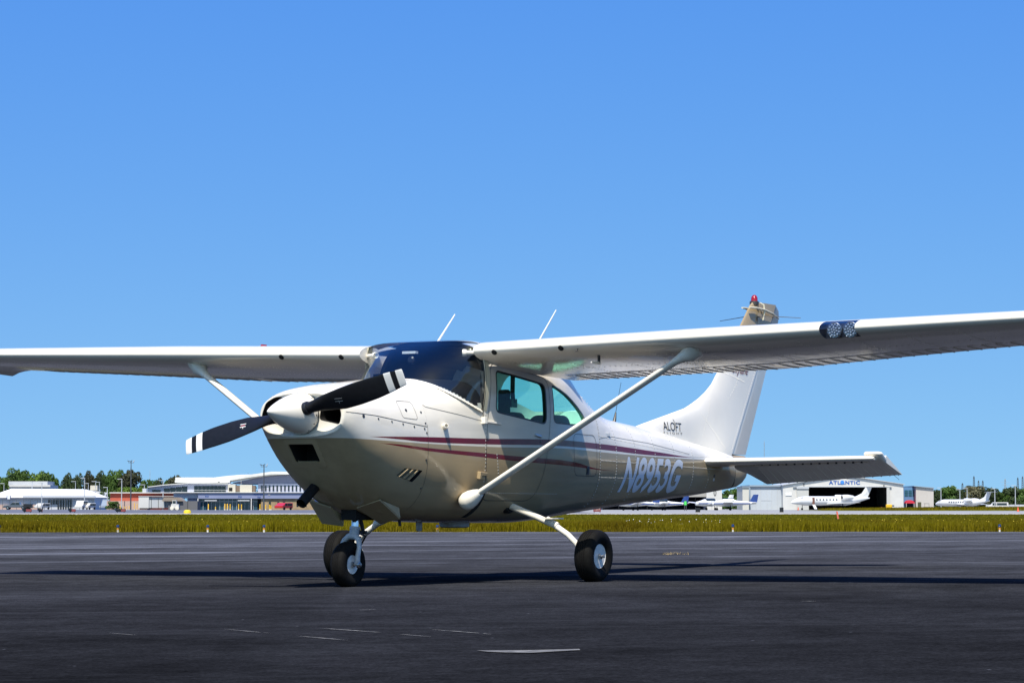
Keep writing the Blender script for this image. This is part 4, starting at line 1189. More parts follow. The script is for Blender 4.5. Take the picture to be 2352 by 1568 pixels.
# ================================================================== the airfield
def gh(x, y):
    d = math.hypot(x - 2, y); w = min(max((46 - d) / 28, 0), 1); w = w * w * (3 - 2 * w)
    return apron_plane(x, y) * w
def asphalt():
    m = bpy.data.materials.new('asphalt'); m.use_nodes = True; nt = m.node_tree; b = nt.nodes['Principled BSDF']
    tc = nt.nodes.new('ShaderNodeTexCoord')
    def noise(scale, det, rough=.55, dist=0, vec=None):
        n = nt.nodes.new('ShaderNodeTexNoise'); n.inputs['Scale'].default_value = scale; n.inputs['Detail'].default_value = det; n.inputs['Roughness'].default_value = rough; n.inputs['Distortion'].default_value = dist
        nt.links.new(vec or tc.outputs['Object'], n.inputs['Vector']); return n.outputs['Fac']
    def ramp(x, a, b_, c, d):
        r = nt.nodes.new('ShaderNodeMapRange'); r.inputs[1].default_value = a; r.inputs[2].default_value = b_; r.inputs[3].default_value = c; r.inputs[4].default_value = d
        nt.links.new(x, r.inputs[0]); return r.outputs[0]
    def math2(op, x, y, clamp=False):
        k = nt.nodes.new('ShaderNodeMath'); k.operation = op; k.use_clamp = clamp
        for i, v in ((0, x), (1, y)):
            if isinstance(v, float): k.inputs[i].default_value = v
            else: nt.links.new(v, k.inputs[i])
        return k.outputs[0]
    mp = nt.nodes.new('ShaderNodeMapping'); mp.inputs['Scale'].default_value = (1, .075, 1)      # long brushed streaks across the apron
    nt.links.new(tc.outputs['Object'], mp.inputs['Vector'])
    mp2 = nt.nodes.new('ShaderNodeMapping'); mp2.inputs['Rotation'].default_value = (0, 0, -(YAW)); nt.links.new(tc.outputs['Object'], mp2.inputs['Vector'])
    nt.links.new(mp2.outputs[0], mp.inputs['Vector'])
    base = ramp(noise(.35, 5), .35, .65, .75, 1.25)
    patch = ramp(noise(1.7, 6, .6), .3, .7, .72, 1.3)
    grain = math2('MULTIPLY', ramp(noise(60, 3, .7), .3, .7, .55, 1.5), math2('MULTIPLY', ramp(noise(9, 5, .65), .3, .7, .80, 1.22), ramp(noise(26, 3, .6), .3, .7, .82, 1.2)))
    s_a = ramp(noise(.55, 9, .8, .3, mp.outputs[0]), .54, .61, 0.0, 1.0)
    s_b = ramp(noise(1.6, 8, .8, .2, mp.outputs[0]), .56, .66, 0.0, 1.0)
    streak = math2('MAXIMUM', s_a, s_b)
    # the older, paler surface begins past the aircraft; its tone also carries grazing sky sheen
    sp = nt.nodes.new('ShaderNodeSeparateXYZ'); nt.links.new(mp2.outputs[0], sp.inputs[0])
    # distance along the apron, measured from its near edge
    old = ramp(math2('ADD', sp.outputs[0], ramp(noise(.5, 3), .3, .7, -2.0, 2.0)), 3.0, 20.0, 0.0, 1.0)
    old_sheen = ramp(math2('ADD', sp.outputs[0], ramp(noise(.5, 3), .3, .7, -1.0, 1.0)), -12.0, 22.0, 0.0, 1.0)
    v = math2('MULTIPLY', math2('MULTIPLY', base, patch), grain)
    v = math2('MULTIPLY', v, ramp(old_sheen, 0, 1, .0105, .052))
    st = math2('MULTIPLY', streak, ramp(old, 0, 1, .008, .14))
    v = math2('ADD', v, st)
    # tyre scuffs and chalky scratches
    vo = nt.nodes.new('ShaderNodeTexVoronoi'); vo.inputs['Scale'].default_value = 2.6; nt.links.new(tc.outputs['Object'], vo.inputs['Vector'])
    peb = ramp(vo.outputs['Distance'], .012, .03, .10, 0.0)
    v = math2('ADD', v, peb)
    cb = nt.nodes.new('ShaderNodeCombineColor'); nt.links.new(math2('MULTIPLY', v, .95), cb.inputs[0])
    nt.links.new(math2('MULTIPLY', v, 1.0), cb.inputs[1]); nt.links.new(math2('MULTIPLY', v, 1.2), cb.inputs[2])
    nt.links.new(cb.outputs[0], b.inputs['Base Color'])
    b.inputs['Roughness'].default_value = .86; b.inputs['Specular IOR Level'].default_value = 0.0
    bp = nt.nodes.new('ShaderNodeBump'); bp.inputs['Strength'].default_value = .5; bp.inputs['Distance'].default_value = .004
    nt.links.new(noise(130, 4, .7), bp.inputs['Height']); nt.links.new(bp.outputs[0], b.inputs['Normal'])
    return m
M_ASPH = asphalt()
def sheet(name, d0, d1, l0, l1, z, m, nd=2, nl=2, fn=None):
    mb = MB(); V = []; F = []
    for d in np.linspace(d0, d1, nd):
        for l in np.linspace(l0, l1, nl):
            p = at(1176, d) + RT * l; V.append((p.x, p.y, z + (fn(p.x, p.y) if fn else 0)))
    for i in range(nd - 1):
        for j in range(nl - 1): F.append((i * nl + j, i * nl + j + 1, (i + 1) * nl + j + 1, (i + 1) * nl + j))
    mb.add(V, F); return tag(mb.build(name, m), kind='structure')
sheet('tarmac', -25, 61.4, -70, 70, 0, M_ASPH, 110, 140, gh)
M_SOIL = mat('verge_soil', (.085, .072, .018), .95, noise=.35, nscale=.6)
M_FIELD = mat('field_grass', (.075, .078, .022), .95, noise=.35, nscale=.05)
M_GRAVEL = mat('pale_gravel', (.38, .36, .33), .95, noise=.25, nscale=.8)
M_TAXI = mat('taxiway_asphalt', (.105, .11, .135), .9, noise=.12, nscale=.15)
M_CONC = mat('ramp_concrete', (.27, .27, .268), .9, noise=.12, nscale=.15)
sheet('ground', -3000, 6000, -4500, 4500, -.10, M_FIELD, 8, 8)
sheet('grass_verge', 61.3, 206, -90, 90, -.012, M_SOIL, 3, 3)
sheet('gravel_shoulder', 206, 246, -120, 120, -.008, M_GRAVEL, 2, 2)
sheet('taxiway', 245.5, 700, -330, 8, -.004, M_TAXI, 2, 2)
sheet('concrete_ramp', 245.5, 760, 8.2, 330, -.004, M_CONC, 2, 2)

# ---- meadow grass (one uncountable mass)
def grass_mat(name, c0, c1, c2):
    m = bpy.data.materials.new(name); m.use_nodes = True; nt = m.node_tree; b = nt.nodes['Principled BSDF']
    tc = nt.nodes.new('ShaderNodeTexCoord')
    def nz(s, d):
        n = nt.nodes.new('ShaderNodeTexNoise'); n.inputs['Scale'].default_value = s; n.inputs['Detail'].default_value = d; nt.links.new(tc.outputs['Object'], n.inputs['Vector']); return n.outputs['Fac']
    r1 = nt.nodes.new('ShaderNodeValToRGB'); r1.color_ramp.elements[0].position = .36; r1.color_ramp.elements[1].position = .64
    r1.color_ramp.elements[0].color = (*c0, 1); r1.color_ramp.elements[1].color = (*c1, 1)
    nt.links.new(nz(.28, 6), r1.inputs[0])
    mx = nt.nodes.new('ShaderNodeMix'); mx.data_type = 'RGBA'; mx.inputs[7].default_value = (*c2, 1)
    rr = nt.nodes.new('ShaderNodeMapRange'); rr.inputs[1].default_value = .52; rr.inputs[2].default_value = .75; nt.links.new(nz(14, 2), rr.inputs[0])
    nt.links.new(rr.outputs[0], mx.inputs[0]); nt.links.new(r1.outputs[0], mx.inputs[6]); nt.links.new(mx.outputs[2], b.inputs['Base Color'])
    b.inputs['Roughness'].default_value = .8; b.inputs['Specular IOR Level'].default_value = .05
    return m
M_GRASS = grass_mat('meadow_grass', (.078, .055, .0012), (.140, .122, .003), (.22, .18, .02))
M_GRASS2 = grass_mat('mown_grass', (.070, .066, .003), (.115, .112, .006), (.17, .15, .02))
def blades(name, n, dfun, lfun, hfun, w0, mts):
    D = dfun(n); L = lfun(D); H = hfun(D, L)
    A = rng.random(n) * 2 * PI; lean = rng.normal(0, .22, n)
    base = np.array([CAM.x, CAM.y])[None] + D[:, None] * np.array([FW.x, FW.y])[None] + L[:, None] * np.array([RT.x, RT.y])[None]
    W = w0(D) * (.6 + .8 * rng.random(n))
    ex = np.stack([np.cos(A), np.sin(A)], 1); la = rng.random(n) * 2 * PI; ld = np.stack([np.cos(la), np.sin(la)], 1) * (lean * H)[:, None]
    V = np.zeros((n, 5, 3))
    V[:, 0, :2] = base - ex * W[:, None] / 2; V[:, 1, :2] = base + ex * W[:, None] / 2
    V[:, 2, :2] = base + ex * W[:, None] * .42 + ld * .45; V[:, 3, :2] = base - ex * W[:, None] * .42 + ld * .45
    V[:, 4, :2] = base + ld; V[:, 0:2, 2] = -.02; V[:, 2:4, 2] = (H * .6)[:, None]; V[:, 4, 2] = H
    V = V.reshape(-1, 3)
    idx = np.arange(n)[:, None] * 5
    quads = idx + np.array([0, 1, 2, 3])[None]; tris = idx + np.array([3, 2, 4])[None]
    me = bpy.data.meshes.new(name)
    me.vertices.add(len(V)); me.vertices.foreach_set('co', V.ravel())
    loops = np.concatenate([quads.ravel(), tris.ravel()]); me.loops.add(len(loops)); me.loops.foreach_set('vertex_index', loops)
    st = np.concatenate([np.arange(n) * 4, 4 * n + np.arange(n) * 3]); me.polygons.add(2 * n); me.polygons.foreach_set('loop_start', st)
    me.update(calc_edges=True); me.validate()
    me.materials.append(mts)
    o = bpy.data.objects.new(name, me); COL.objects.link(o); return o
def clump(L, D): return .5 + .5 * np.sin(L * 1.3 + D * .7) * np.sin(L * .37 - D * .23 + 1.0)
g = blades('tall_grass', 120000, lambda n: 61.45 + rng.random(n) ** 1.6 * 11, lambda D: (rng.random(len(D)) - .5) * 36,
           lambda D, L: (.20 + .06 * rng.random(len(D)) + .05 * clump(L, D)) * np.clip((D - 61.2) * 2.2 + .35, .35, 1), lambda D: .013 + 0 * D, M_GRASS)
tag(g, 'tall yellow-green meadow grass along the far tarmac edge', 'grass', kind='stuff')
g = blades('edge_grass', 3500, lambda n: 61.40 - rng.random(n) ** 2.2 * .8, lambda D: np.concatenate([rng.normal(c_, .5, len(D) // 10 + 1) for c_ in rng.uniform(-15, 15, 10)])[:len(D)], lambda D, L: (.05 + .10 * rng.random(len(D))), lambda D: .014 + 0 * D, M_GRASS)
tag(g, 'ragged grass creeping over the far tarmac edge', 'grass', kind='stuff')
g = blades('mown_grass', 90000, lambda n: 70 + rng.random(n) ** 1.3 * 136, lambda D: (rng.random(len(D)) - .5) * (D * .46 + 8),
           lambda D, L: (.06 + .11 * rng.random(len(D))) * (1 + .3 * clump(L, D)) * np.interp(D, [90, 150], [1, .22]), lambda D: .03 + .0012 * (D - 70), M_GRASS2)
tag(g, 'shorter grass field behind the tall meadow strip', 'grass', kind='stuff')
def berm(x, y): return 0
mbm = MB(); rows = []
for d, z in ((392, -.05), (400, .22), (416, .34), (440, .30), (462, -.05)):
    rows.append([at(1176, d) + RT * l + Vector((0, 0, z * float(np.interp(l, [46, 60, 80, 300], [0, .5, 1, 1])) - .03)) for l in np.linspace(46, 260, 60)])
mbm.loft(rows, closed=False); tag(mbm.build('grass_bank', M_GRASS2), kind='structure')
g = blades('bank_grass', 16000, lambda n: 396 + rng.random(n) * 60, lambda D: 55 + rng.random(len(D)) * 60, lambda D, L: (.25 + .22 * rng.random(len(D)) + .30 * np.interp(L, [52, 80], [0, 1])), lambda D: .10 + 0 * D, M_GRASS)
tag(g, 'brownish grass on the low bank before the hangar', 'grass', kind='stuff')
# small flowers in the meadow
mb = MB()
for k in range(170):
    d = 61.6 + random.random() * 5; l = random.uniform(-14, 14)
    if k < 40: l = random.uniform(2.9, 5.2); d = 62.5 + random.random() * 3
    p = at(1176, d) + RT * l; h = .18 + .12 * random.random(); r = .010 + .008 * random.random(); mi = 0 if k < 40 else 1
    mb.add([(p.x + r * math.cos(a), p.y + r * math.sin(a), h) for a in (0, 2.1, 4.2)] + [(p.x, p.y, h + r), (p.x, p.y, h - r)], [(0, 1, 3), (1, 2, 3), (2, 0, 3), (1, 0, 4), (2, 1, 4), (0, 2, 4)], mi)
o = mb.build('meadow_flowers', [mat('white_petal', (.75, .75, .68), .7), mat('yellow_petal', (.62, .47, .03), .7)], smooth=False)
tag(o, 'tiny white and yellow flowers scattered in the meadow strip', 'flowers', kind='stuff')

# ---- marks on the near tarmac
M_CHALK = mat('worn_scrape', (.24, .235, .22), .95, noise=.5, nscale=14)
def ground_uv(u, v):
    """world point on the apron seen at picture position (u, v)"""
    dv = f3 + RT * ((u - 1176) / FPX) + RT.cross(f3) * (-(v - 784) / FPX) * -1 * -1
    d = f3 + RT * ((u - 1176) / FPX) - (RT.cross(f3)) * ((v - 784) / FPX)
    p = CAM.copy(); z = 0
    for _ in range(6):
        t = (z - CAM.z) / d.z; p = CAM + d * t; z = gh(p.x, p.y)
    return Vector((p.x, p.y, z))
def scrape(name, a, b, w, label, m=M_CHALK):
    A, B = ground_uv(*a), ground_uv(*b); t = (B - A).normalized(); n = Vector((-t.y, t.x, 0)); mb = MB(); rows = []
    for k in range(15):
        q = A.lerp(B, k / 14); ww = w * math.sin(PI * (k + .4) / 14.8) * random.uniform(.6, 1.2) / 2; o = n * random.uniform(-.15, .15) * w
        rows.append([Vector((q.x + o.x + n.x * ww, q.y + o.y + n.y * ww, gh(q.x, q.y) + .004)), Vector((q.x + o.x - n.x * ww, q.y + o.y - n.y * ww, gh(q.x, q.y) + .004))])
    for k in range(0, 14):
        if random.random() < .96: mb.loft(rows[k:k + 2], closed=False)
    return tag(mb.build(name, m), label, 'pavement mark', 'pale scrapes on the near tarmac')
scrape('pavement_scrape', (736, 1443), (876, 1453), .016, 'pale thin scrape on tarmac right below the nose wheel, left of two long ones')
scrape('pavement_scrape', (992, 1446), (1130, 1457), .015, 'pale thin scrape on tarmac, rightmost of the long ones')
scrape('pavement_scrape', (682, 1461), (800, 1471), .012, 'faint pale scrape just below the long left scrape')
scrape('pavement_scrape', (515, 1445), (622, 1455), .010, 'faint reddish-grey scrape left of the long pale ones')
scrape('pavement_scrape', (918, 1457), (992, 1463), .010, 'short faint scrape between the two long pale ones')
scrape('pavement_scrape', (250, 1454), (312, 1459), .009, 'short faint scrape at far left of the near tarmac')
scrape('pavement_scrape', (825, 1401), (864, 1400), .020, 'small pale fleck on tarmac just below the nose wheel')
scrape('pavement_scrape', (1838, 1381), (1875, 1381), .020, 'small pale fleck on tarmac at right below the wing shadow')
mb = MB(); A = [ground_uv(*q) for q in ((1095, 1494.5), (1190, 1494), (1255, 1493), (1330, 1491), (1333, 1493.5), (1270, 1497), (1215, 1500), (1160, 1499), (1120, 1497.5))]
mb.add([(p.x, p.y, gh(p.x, p.y) + .004) for p in A], [tuple(range(len(A)))]); tag(mb.build('pavement_patch', mat('worn_patch', (.135, .132, .125), .95, noise=.45, nscale=16), smooth=False), 'pale wedge-shaped worn patch on the near tarmac', 'pavement mark')
# tuft of dry straw
mb = MB(); c = ground_uv(1550, 1273)
for k in range(70):
    a = random.uniform(0, 2 * PI); q = c + RT * random.uniform(-.16, .16) + FW * random.uniform(-.3, .3); q.z = gh(q.x, q.y) + .003
    e = q + Vector((math.cos(a), math.sin(a), 0)) * random.uniform(.03, .09) + Vector((0, 0, random.uniform(.0, .04)))
    n = Vector((-math.sin(a), math.cos(a), 0)) * .003; mb.add([q - n, q + n, e], [(0, 1, 2)])
tag(mb.build('straw_tuft', mat('dry_straw', (.34, .25, .10), .9), smooth=False), 'small tuft of dry straw on the tarmac behind the left wheel', 'straw')

# ---- taxiway edge lights
M_BLUEL = mat('blue_lens', (.01, .03, .12), .15, coat=.5); M_ORNG = mat('orange_sleeve', (.70, .30, .04), .6); M_OFFW = mat('off_white', (.72, .68, .58), .6)
def edge_light(u, D, h, label, top=.45):
    r = empty('edge_light', at(u, D), 0, label, 'edge light', 'taxiway edge lights along the grass')
    mb = MB(); mb.tube([(0, 0, -.02), (0, 0, h * .34)], .022, 10); mb.build('stem', M_OFFW, r)
    mb = MB(); mb.tube([(0, 0, h * .34), (0, 0, h * .68)], [.027, .027], 10); mb.build('sleeve', M_ORNG, r)
    mb = MB(); mb.lathe([(h * .68, .02), (h * .70, .042), (h * .74, .042), (h * .76, .034), (h * .92, .032), (h, .018), (h, 0)], (0, 0, 0), (0, 0, 1), 14); mb.build('lens', M_BLUEL, r)
for u, lab in ((1, 'blue-topped edge light at the left frame edge'), (273, 'blue-topped edge light before the red building'), (479, 'blue-topped edge light below the propeller tip'), (608, 'blue-topped edge light below the dark mast'), (768, 'blue-topped edge light just left of the nose gear'), (1005, 'blue-topped edge light under the belly antennas'), (1682, 'blue-topped edge light below the tail'), (2293, 'blue-topped edge light at far right')):
    D = 61.2 if u not in (768,) else 64.0
    edge_light(u, D, .175 if u not in (2293, 1682) else .19, lab)
# orange marker flag, yellow lamp
r = empty('marker_flag', at(1922, 96), 0, 'leaning orange marker in the grass left of the hangar doors', 'marker')
mb = MB(); mb.tube([(0, 0, -.02), (-.01, 0, .25)], .012, 8); mb.build('pole', M_OFFW, r)
mb = MB(); mb.loft([[Vector((-.02 + .05 * RT.x * k, .05 * RT.y * k, z)) + Vector((0.014 * math.cos(a), .014 * math.sin(a), 0)) * 2.4 for a in np.linspace(0, 2 * PI, 9)[:-1]] for z, k in ((.16, .6), (.25, .3), (.36, 0), (.44, -.4))]); mb.build('flag', mat('flag_orange', (.75, .16, .10), .7), r)
mb = MB(); c = at(432, 236); mb.lathe([(0, .35), (.15, .36), (.28, .30), (.34, .15), (.34, 0)], (0, 0, 0), (0, 0, 1), 14)
o = mb.build('pavement_light', mat('light_yellow', (.72, .52, .02), .5)); o.location = c; tag(o, 'low round yellow light housing on the far shoulder', 'light')

# ---- generic background kit
def root(name, u, D, label, cat, group=None, rot=0.0): return empty(name, at(u, D), ROTV + rot, label, cat, group)
class BG:
    """boxes given by their picture extents, built at distance D in real metres"""
    def __init__(s, r, u0, D): s.r = r; s.u0 = u0; s.D = D; s.k = D / FPX
    def X(s, u): return (u - s.u0) * s.k
    def Z(s, v): return max(zv(v, s.D), -.06)
    def box(s, name, u0, u1, v0, v1, y0, y1, m, parent=None, base=False):
        mb = MB(); mb.box((s.X(u0), y0, -.08 if base else s.Z(v1)), (s.X(u1), y1, s.Z(v0))); return mb.build(name, m, parent or s.r, smooth=False)
    def poly(s, name, pts, y0, y1, m, parent=None):
        mb = MB(); n = len(pts); V = [(s.X(u), y0, s.Z(v)) for u, v in pts] + [(s.X(u), y1, s.Z(v)) for u, v in pts]
        mb.add(V, [tuple(range(n)), tuple(range(2 * n - 1, n - 1, -1))] + [(i, n + i, n + (i + 1) % n, (i + 1) % n) for i in range(n)]); return mb.build(name, m, parent or s.r, smooth=False)
M_BWHITE = mat('building_white', (.54, .535, .52), .7, noise=.05, nscale=.6)
M_BGREY = mat('building_grey', (.42, .44, .47), .7, noise=.06, nscale=.5)
M_FASC = mat('fascia_blue_grey', (.20, .23, .37), .6, noise=.05, nscale=.4)
M_FASC2 = mat('wall_lavender', (.42, .44, .54), .7, noise=.05, nscale=.4)
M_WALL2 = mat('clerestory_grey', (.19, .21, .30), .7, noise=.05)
M_DGLASS = mat('dark_window', (.012, .022, .030), .12, spec=.6)
M_TGLASS = mat('teal_window', (.02, .065, .10), .12, spec=.6)
M_ROOFW = mat('white_roof', (.62, .62, .59), .7, noise=.08, nscale=.4)
M_STONE = mat('tan_stone', (.30, .215, .125), .85, noise=.25, nscale=1.5)
M_REDB = mat('red_brick_wall', (.42, .10, .060), .8, noise=.12, nscale=.6)
M_BEIGE = mat('beige_panel', (.50, .47, .39), .7, noise=.08)
M_TAUPE = mat('taupe_roof', (.24, .195, .155), .8, noise=.1)
M_POLE = mat('pole_grey', (.48, .50, .52), .5, .2); M_POLED = mat('pole_dark', (.07, .08, .09), .6, .2)
M_YEL = mat('bollard_yellow', (.72, .42, .015), .6)
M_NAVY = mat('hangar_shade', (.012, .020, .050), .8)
M_BLUE = mat('sign_blue', (.02, .09, .34), .5); M_TENT = mat('tent_fabric', (.70, .70, .70), .7, noise=.03, nscale=.3)

# ---- terminal
D = 500; r = root('terminal_building', 560, D, 'grey-blue two-storey terminal with a curved white roof', 'building'); t = BG(r, 560, D)
t.box('wall', 430, 720, 1133, 1172, 2.0, 40, M_FASC, base=True)
g0 = t.box('glass_front', 455, 590.5, 1144, 1172, 1.6, 1.95, M_TGLASS, base=True)
for u in list(np.arange(456, 590, 9.6)): t.box('mullion', u, u + .8, 1144, 1172, 1.45, 1.6, M_POLE, g0, base=True)
t.box('transom', 455, 590.5, 1150.5, 1151.6, 1.45, 1.6, M_POLE, g0)
for u in (454, 576.5): t.box('column', u, u + 2.2, 1144, 1172, .6, 1.1, M_BWHITE, base=True)
for u0, u1 in ((471, 499), (547, 574)): t.box('door_canopy', u0, u1, 1147.5, 1150, .2, 1.4, M_BGREY)
fa = t.box('fascia', 455.5, 722, 1131, 1144.3, .6, 2.5, M_FASC); t.box('fascia_end', 398, 455.3, 1130.5, 1143.5, 1.4, 6, M_FASC2)
t.box('fascia_cap', 397, 723, 1129.6, 1131, .3, 8, M_ROOFW)
s0 = t.box('stone_wall', 599.5, 722, 1144.5, 1172, 1.0, 1.9, M_STONE, base=True); t.box('entry_recess', 590.5, 599.5, 1144.5, 1172, 1.7, 1.95, M_DARK, base=True)
for u in (617.5, 637, 650, 681, 700): t.box('window', u, u + 4.6, 1152, 1163, .95, 1.05, M_DGLASS)
# upper floor and the curved roof
up = t.box('upper_wall', 583, 722, 1109, 1131, 9, 36, M_FASC2)
for k in range(13):
    w = t.box('window', 590.5 + k * 8.95, 594 + k * 8.95, 1113.5, 1126, 8.85, 9.1, M_DGLASS, up)
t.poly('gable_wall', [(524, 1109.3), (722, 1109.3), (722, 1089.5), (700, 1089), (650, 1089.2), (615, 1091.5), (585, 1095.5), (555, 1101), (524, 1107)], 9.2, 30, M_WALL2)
mb = MB(); rows = []
crest = [(392, 1100.6), (420, 1097.5), (450, 1094), (485, 1089.5), (522, 1086.3), (570, 1085), (650, 1084.6), (722, 1085.5)]
eave = [(392, 1101.2), (420, 1101.2), (450, 1101.2), (485, 1101.4), (520, 1102.5), (560, 1095.5), (615, 1087.6), (722, 1087.8)]
for (u, v), (ue, ve) in zip(crest, eave):
    f = D + 8; k = f / D
    rows.append([Vector((t.X(ue), 7.5, t.Z(ve) + .55)), Vector((t.X(ue), 7.5, t.Z(ve))), Vector((t.X(u), 26, t.Z(v) - .9)), Vector((t.X(u), 26, t.Z(v) + .05))])
mb.loft(rows); mb.build('curved_roof', M_ROOFW, r, smooth=False)
t.box('roof_eave', 392, 520, 1101.5, 1107, 6.9, 9, M_ROOFW); t.box('roof_eave_shadow', 396, 519, 1107.0, 1109, 7.6, 9, M_BGREY)
mb = MB(); rows = [[Vector((t.X(u), y, t.Z(v) + dz)) for y, dz in ((8.4, .0), (8.4, .38), (9.6, .38), (9.6, 0))] for u, v in ((518, 1105.5), (545, 1102.5), (575, 1096.5), (600, 1092.3), (625, 1089.6), (660, 1088.2), (722, 1088.5))]
mb.loft(rows); mb.build('roof_fascia', M_ROOFW, r, smooth=False)
# stepped clerestory storey
c0 = t.poly('clerestory', [(335, 1129.6), (335, 1118), (372, 1113), (430, 1108.6), (524, 1109.5), (524, 1129.6)], 5.0, 9.4, M_FASC2)
t.poly('clerestory_roof', [(333.5, 1118.2), (333.5, 1116.6), (372, 1111.8), (430, 1107.4), (519, 1108.8), (519, 1110.6), (430, 1109.2), (372, 1113.6)], 4.3, 9.6, M_ROOFW)
for k, (u0, u1, v0) in enumerate(((343, 362, 1124), (370, 384, 1120.6), (384.8, 397, 1119), (397.8, 411, 1117.4), (411.8, 424, 1116))):
    t.box('window', u0, u1, v0, 1128.4, 4.9, 5.05, M_DGLASS, c0)
for k in range(8): t.box('window', 440 + k * 9.2, 448.4 + k * 9.2, 1115, 1128.4, 4.9, 5.05, M_DGLASS, c0); 
t.box('window_rail', 439, 514, 1124.2, 1124.9, 4.8, 4.92, M_POLE, c0)
a = t.box('jet_bridge_box', 520.5, 538, 1111.5, 1130, 3.0, 5.5, M_BEIGE); t.box('jet_bridge_opening', 523, 531, 1119, 1127, 2.95, 3.1, M_DARK, a); t.box('jet_bridge_link', 538, 548, 1114, 1128, 3.4, 5, mat('brown_panel', (.16, .12, .09), .8)); t.box('jet_bridge_tunnel', 548, 576, 1112.5, 1130, 3.2, 5.4, M_BEIGE); t.box('jet_bridge_end', 577, 583, 1114, 1129, 3.3, 5.2, mat('brown_panel', (.16, .12, .09), .8))
t.box('roof_pipe', 546, 546.6, 1084.5, 1082, 20, 20.1, M_POLED); t.box('roof_pipe', 549.5, 550.1, 1102, 1114, 4, 4.08, M_BWHITE); t.box('roof_vent', 493, 496, 1105.3, 1108.3, 6.7, 7.2, M_DGREY)
# blue wall signs: unreadable small letters
def glyph_row(name, u0, u1, v0, v1, n, m):
    mb = MB(); 
    for k in range(n):
        x0 = t.X(u0 + (u1 - u0) * k / n); x1 = t.X(u0 + (u1 - u0) * (k + .62) / n); z0, z1 = t.Z(v1), t.Z(v0)
        mb.box((x0, .50, z0), (x0 + (x1 - x0) * .35, .58, z1)); mb.box((x0, .50, z1 - (z1 - z0) * .3 * (1 + k % 2)), (x1, .58, z1 - (z1 - z0) * .1 * (k % 3)))
    return tag(mb.build(name, m, r, smooth=False), kind='stuff')
glyph_row('wall_lettering', 583, 606, 1133, 1137, 8, M_BLUE); glyph_row('wall_lettering', 592, 600, 1139.5, 1143.5, 3, M_BLUE); glyph_row('wall_lettering', 472, 481, 1137.5, 1141, 3, M_BLUE); glyph_row('wall_lettering', 548, 557, 1138, 1142.5, 3, M_BLUE); glyph_row('wall_lettering', 616, 622, 1134.5, 1138, 2, M_BWHITE)
t.box('wall_lamp', 632, 636, 1126.5, 1131.5, 8.2, 8.9, M_BWHITE)

# ---- red building, containers, sheds
D = 545; r = root('red_building', 340, D, 'long low red brick building with a white roof edge', 'building'); t = BG(r, 340, D)
t.box('wall', 255, 399, 1132, 1172, 0, 14, M_REDB, base=True); t.box('lower_wall', 252, 345, 1150, 1172, -3, -.1, mat('pink_wall', (.46, .33, .28), .8, noise=.1), base=True)
t.box('roof_edge', 254, 425, 1129.8, 1132.2, -.6, 14.5, M_BWHITE); t.box('roof_unit', 324, 333, 1121, 1129.8, 3, 6, M_BGREY)
D = 494; r = root('cargo_container', 360, D, 'white cargo container, its shaded side painted grey, beside the red building', 'container'); t = BG(r, 360, D)
t.box('end_panel', 320.5, 344, 1139.5, 1166, -.3, 4, M_BWHITE); s_ = t.box('side_panel', 344, 400, 1141, 1165.5, 0, 4, M_BGREY); t.box('roof', 320, 401, 1138.6, 1139.5, -.4, 4.1, M_BWHITE)  # grey on the long side stands in for shade on white
for u in (349, 365, 381.5): t.box('door_post', u, u + .7, 1144, 1165, -.12, 0, M_POLED, s_)
t.box('underframe', 322, 400, 1166, 1169, .4, 3.6, M_DGREY)
D = 492; r = root('storage_shed', 430, D, 'small dark shed with a taupe sloping roof before the terminal', 'shed'); t = BG(r, 430, D)
t.box('wall', 388, 455, 1150, 1172, 0, 5, mat('shed_grey', (.115, .115, .125), .8, noise=.1), base=True); t.poly('roof', [(374, 1150.2), (379, 1141.5), (411, 1141.5), (422, 1150.2)], -.5, 5, M_TAUPE)
for u in (398, 414, 432): t.box('post', u, u + .6, 1144, 1172, -.2, 0, M_POLED, base=True)
D = 484; r = root('tow_tractor', 403, D, 'small white airport tow tractor beside the dark shed', 'tractor'); t = BG(r, 403, D)
b = t.box('body', 394.5, 412, 1157, 1166, 0, 1.6, M_BWHITE); t.box('cab', 397, 406, 1148, 1157, .1, 1.5, M_BWHITE); t.box('cab_window', 398, 405, 1149.5, 1155, .03, .12, M_DGLASS); 
for u in (393.5, 405.5):
    mb = MB(); mb.lathe([(-.1, .36), (.1, .36), (.12, .2), (.12, 0)], (t.X(u + 3), -.05, .36), (0, -1, 0), 16); mb.build('wheel', M_OFFW, r)
# yellow bollards
def bollard(u, v0, D, label, w=2.4):
    r = root('bollard', u, D, label, 'bollard', 'yellow bollards before the terminal'); t = BG(r, u, D); h = t.Z(v0)
    mb = MB(); mb.tube([(0, 0, -.05), (0, 0, h * .94), (0, 0, h)], [w / 2 * t.k, w / 2 * t.k, w / 4 * t.k], 10); mb.build('post', M_YEL, r)
    mb = MB(); mb.tube([(0, 0, -.05), (0, 0, .16)], w / 2 * t.k * 1.25, 10); mb.build('footing', M_OFFW, r)
names = ['leftmost', 'second from left', 'third from left', 'fourth from left', 'fifth from left', 'sixth from left', 'seventh from left', 'eighth from left', 'ninth from left', 'tenth from left', 'eleventh from left', 'twelfth from left']
for k, (u, v) in enumerate(((480, 1156.5), (496.5, 1163), (518, 1156), (523.5, 1156), (530, 1157), (549.5, 1157), (556, 1157.5), (598.5, 1157), (607, 1157.5), (611.5, 1158.5), (620.5, 1158), (623.5, 1160))):
    bollard(u, v, 488, 'yellow bollard before the terminal, %s of twelve' % names[k])
names2 = ['leftmost', 'second from left', 'third from left', 'fourth from left', 'fifth from left', 'rightmost']
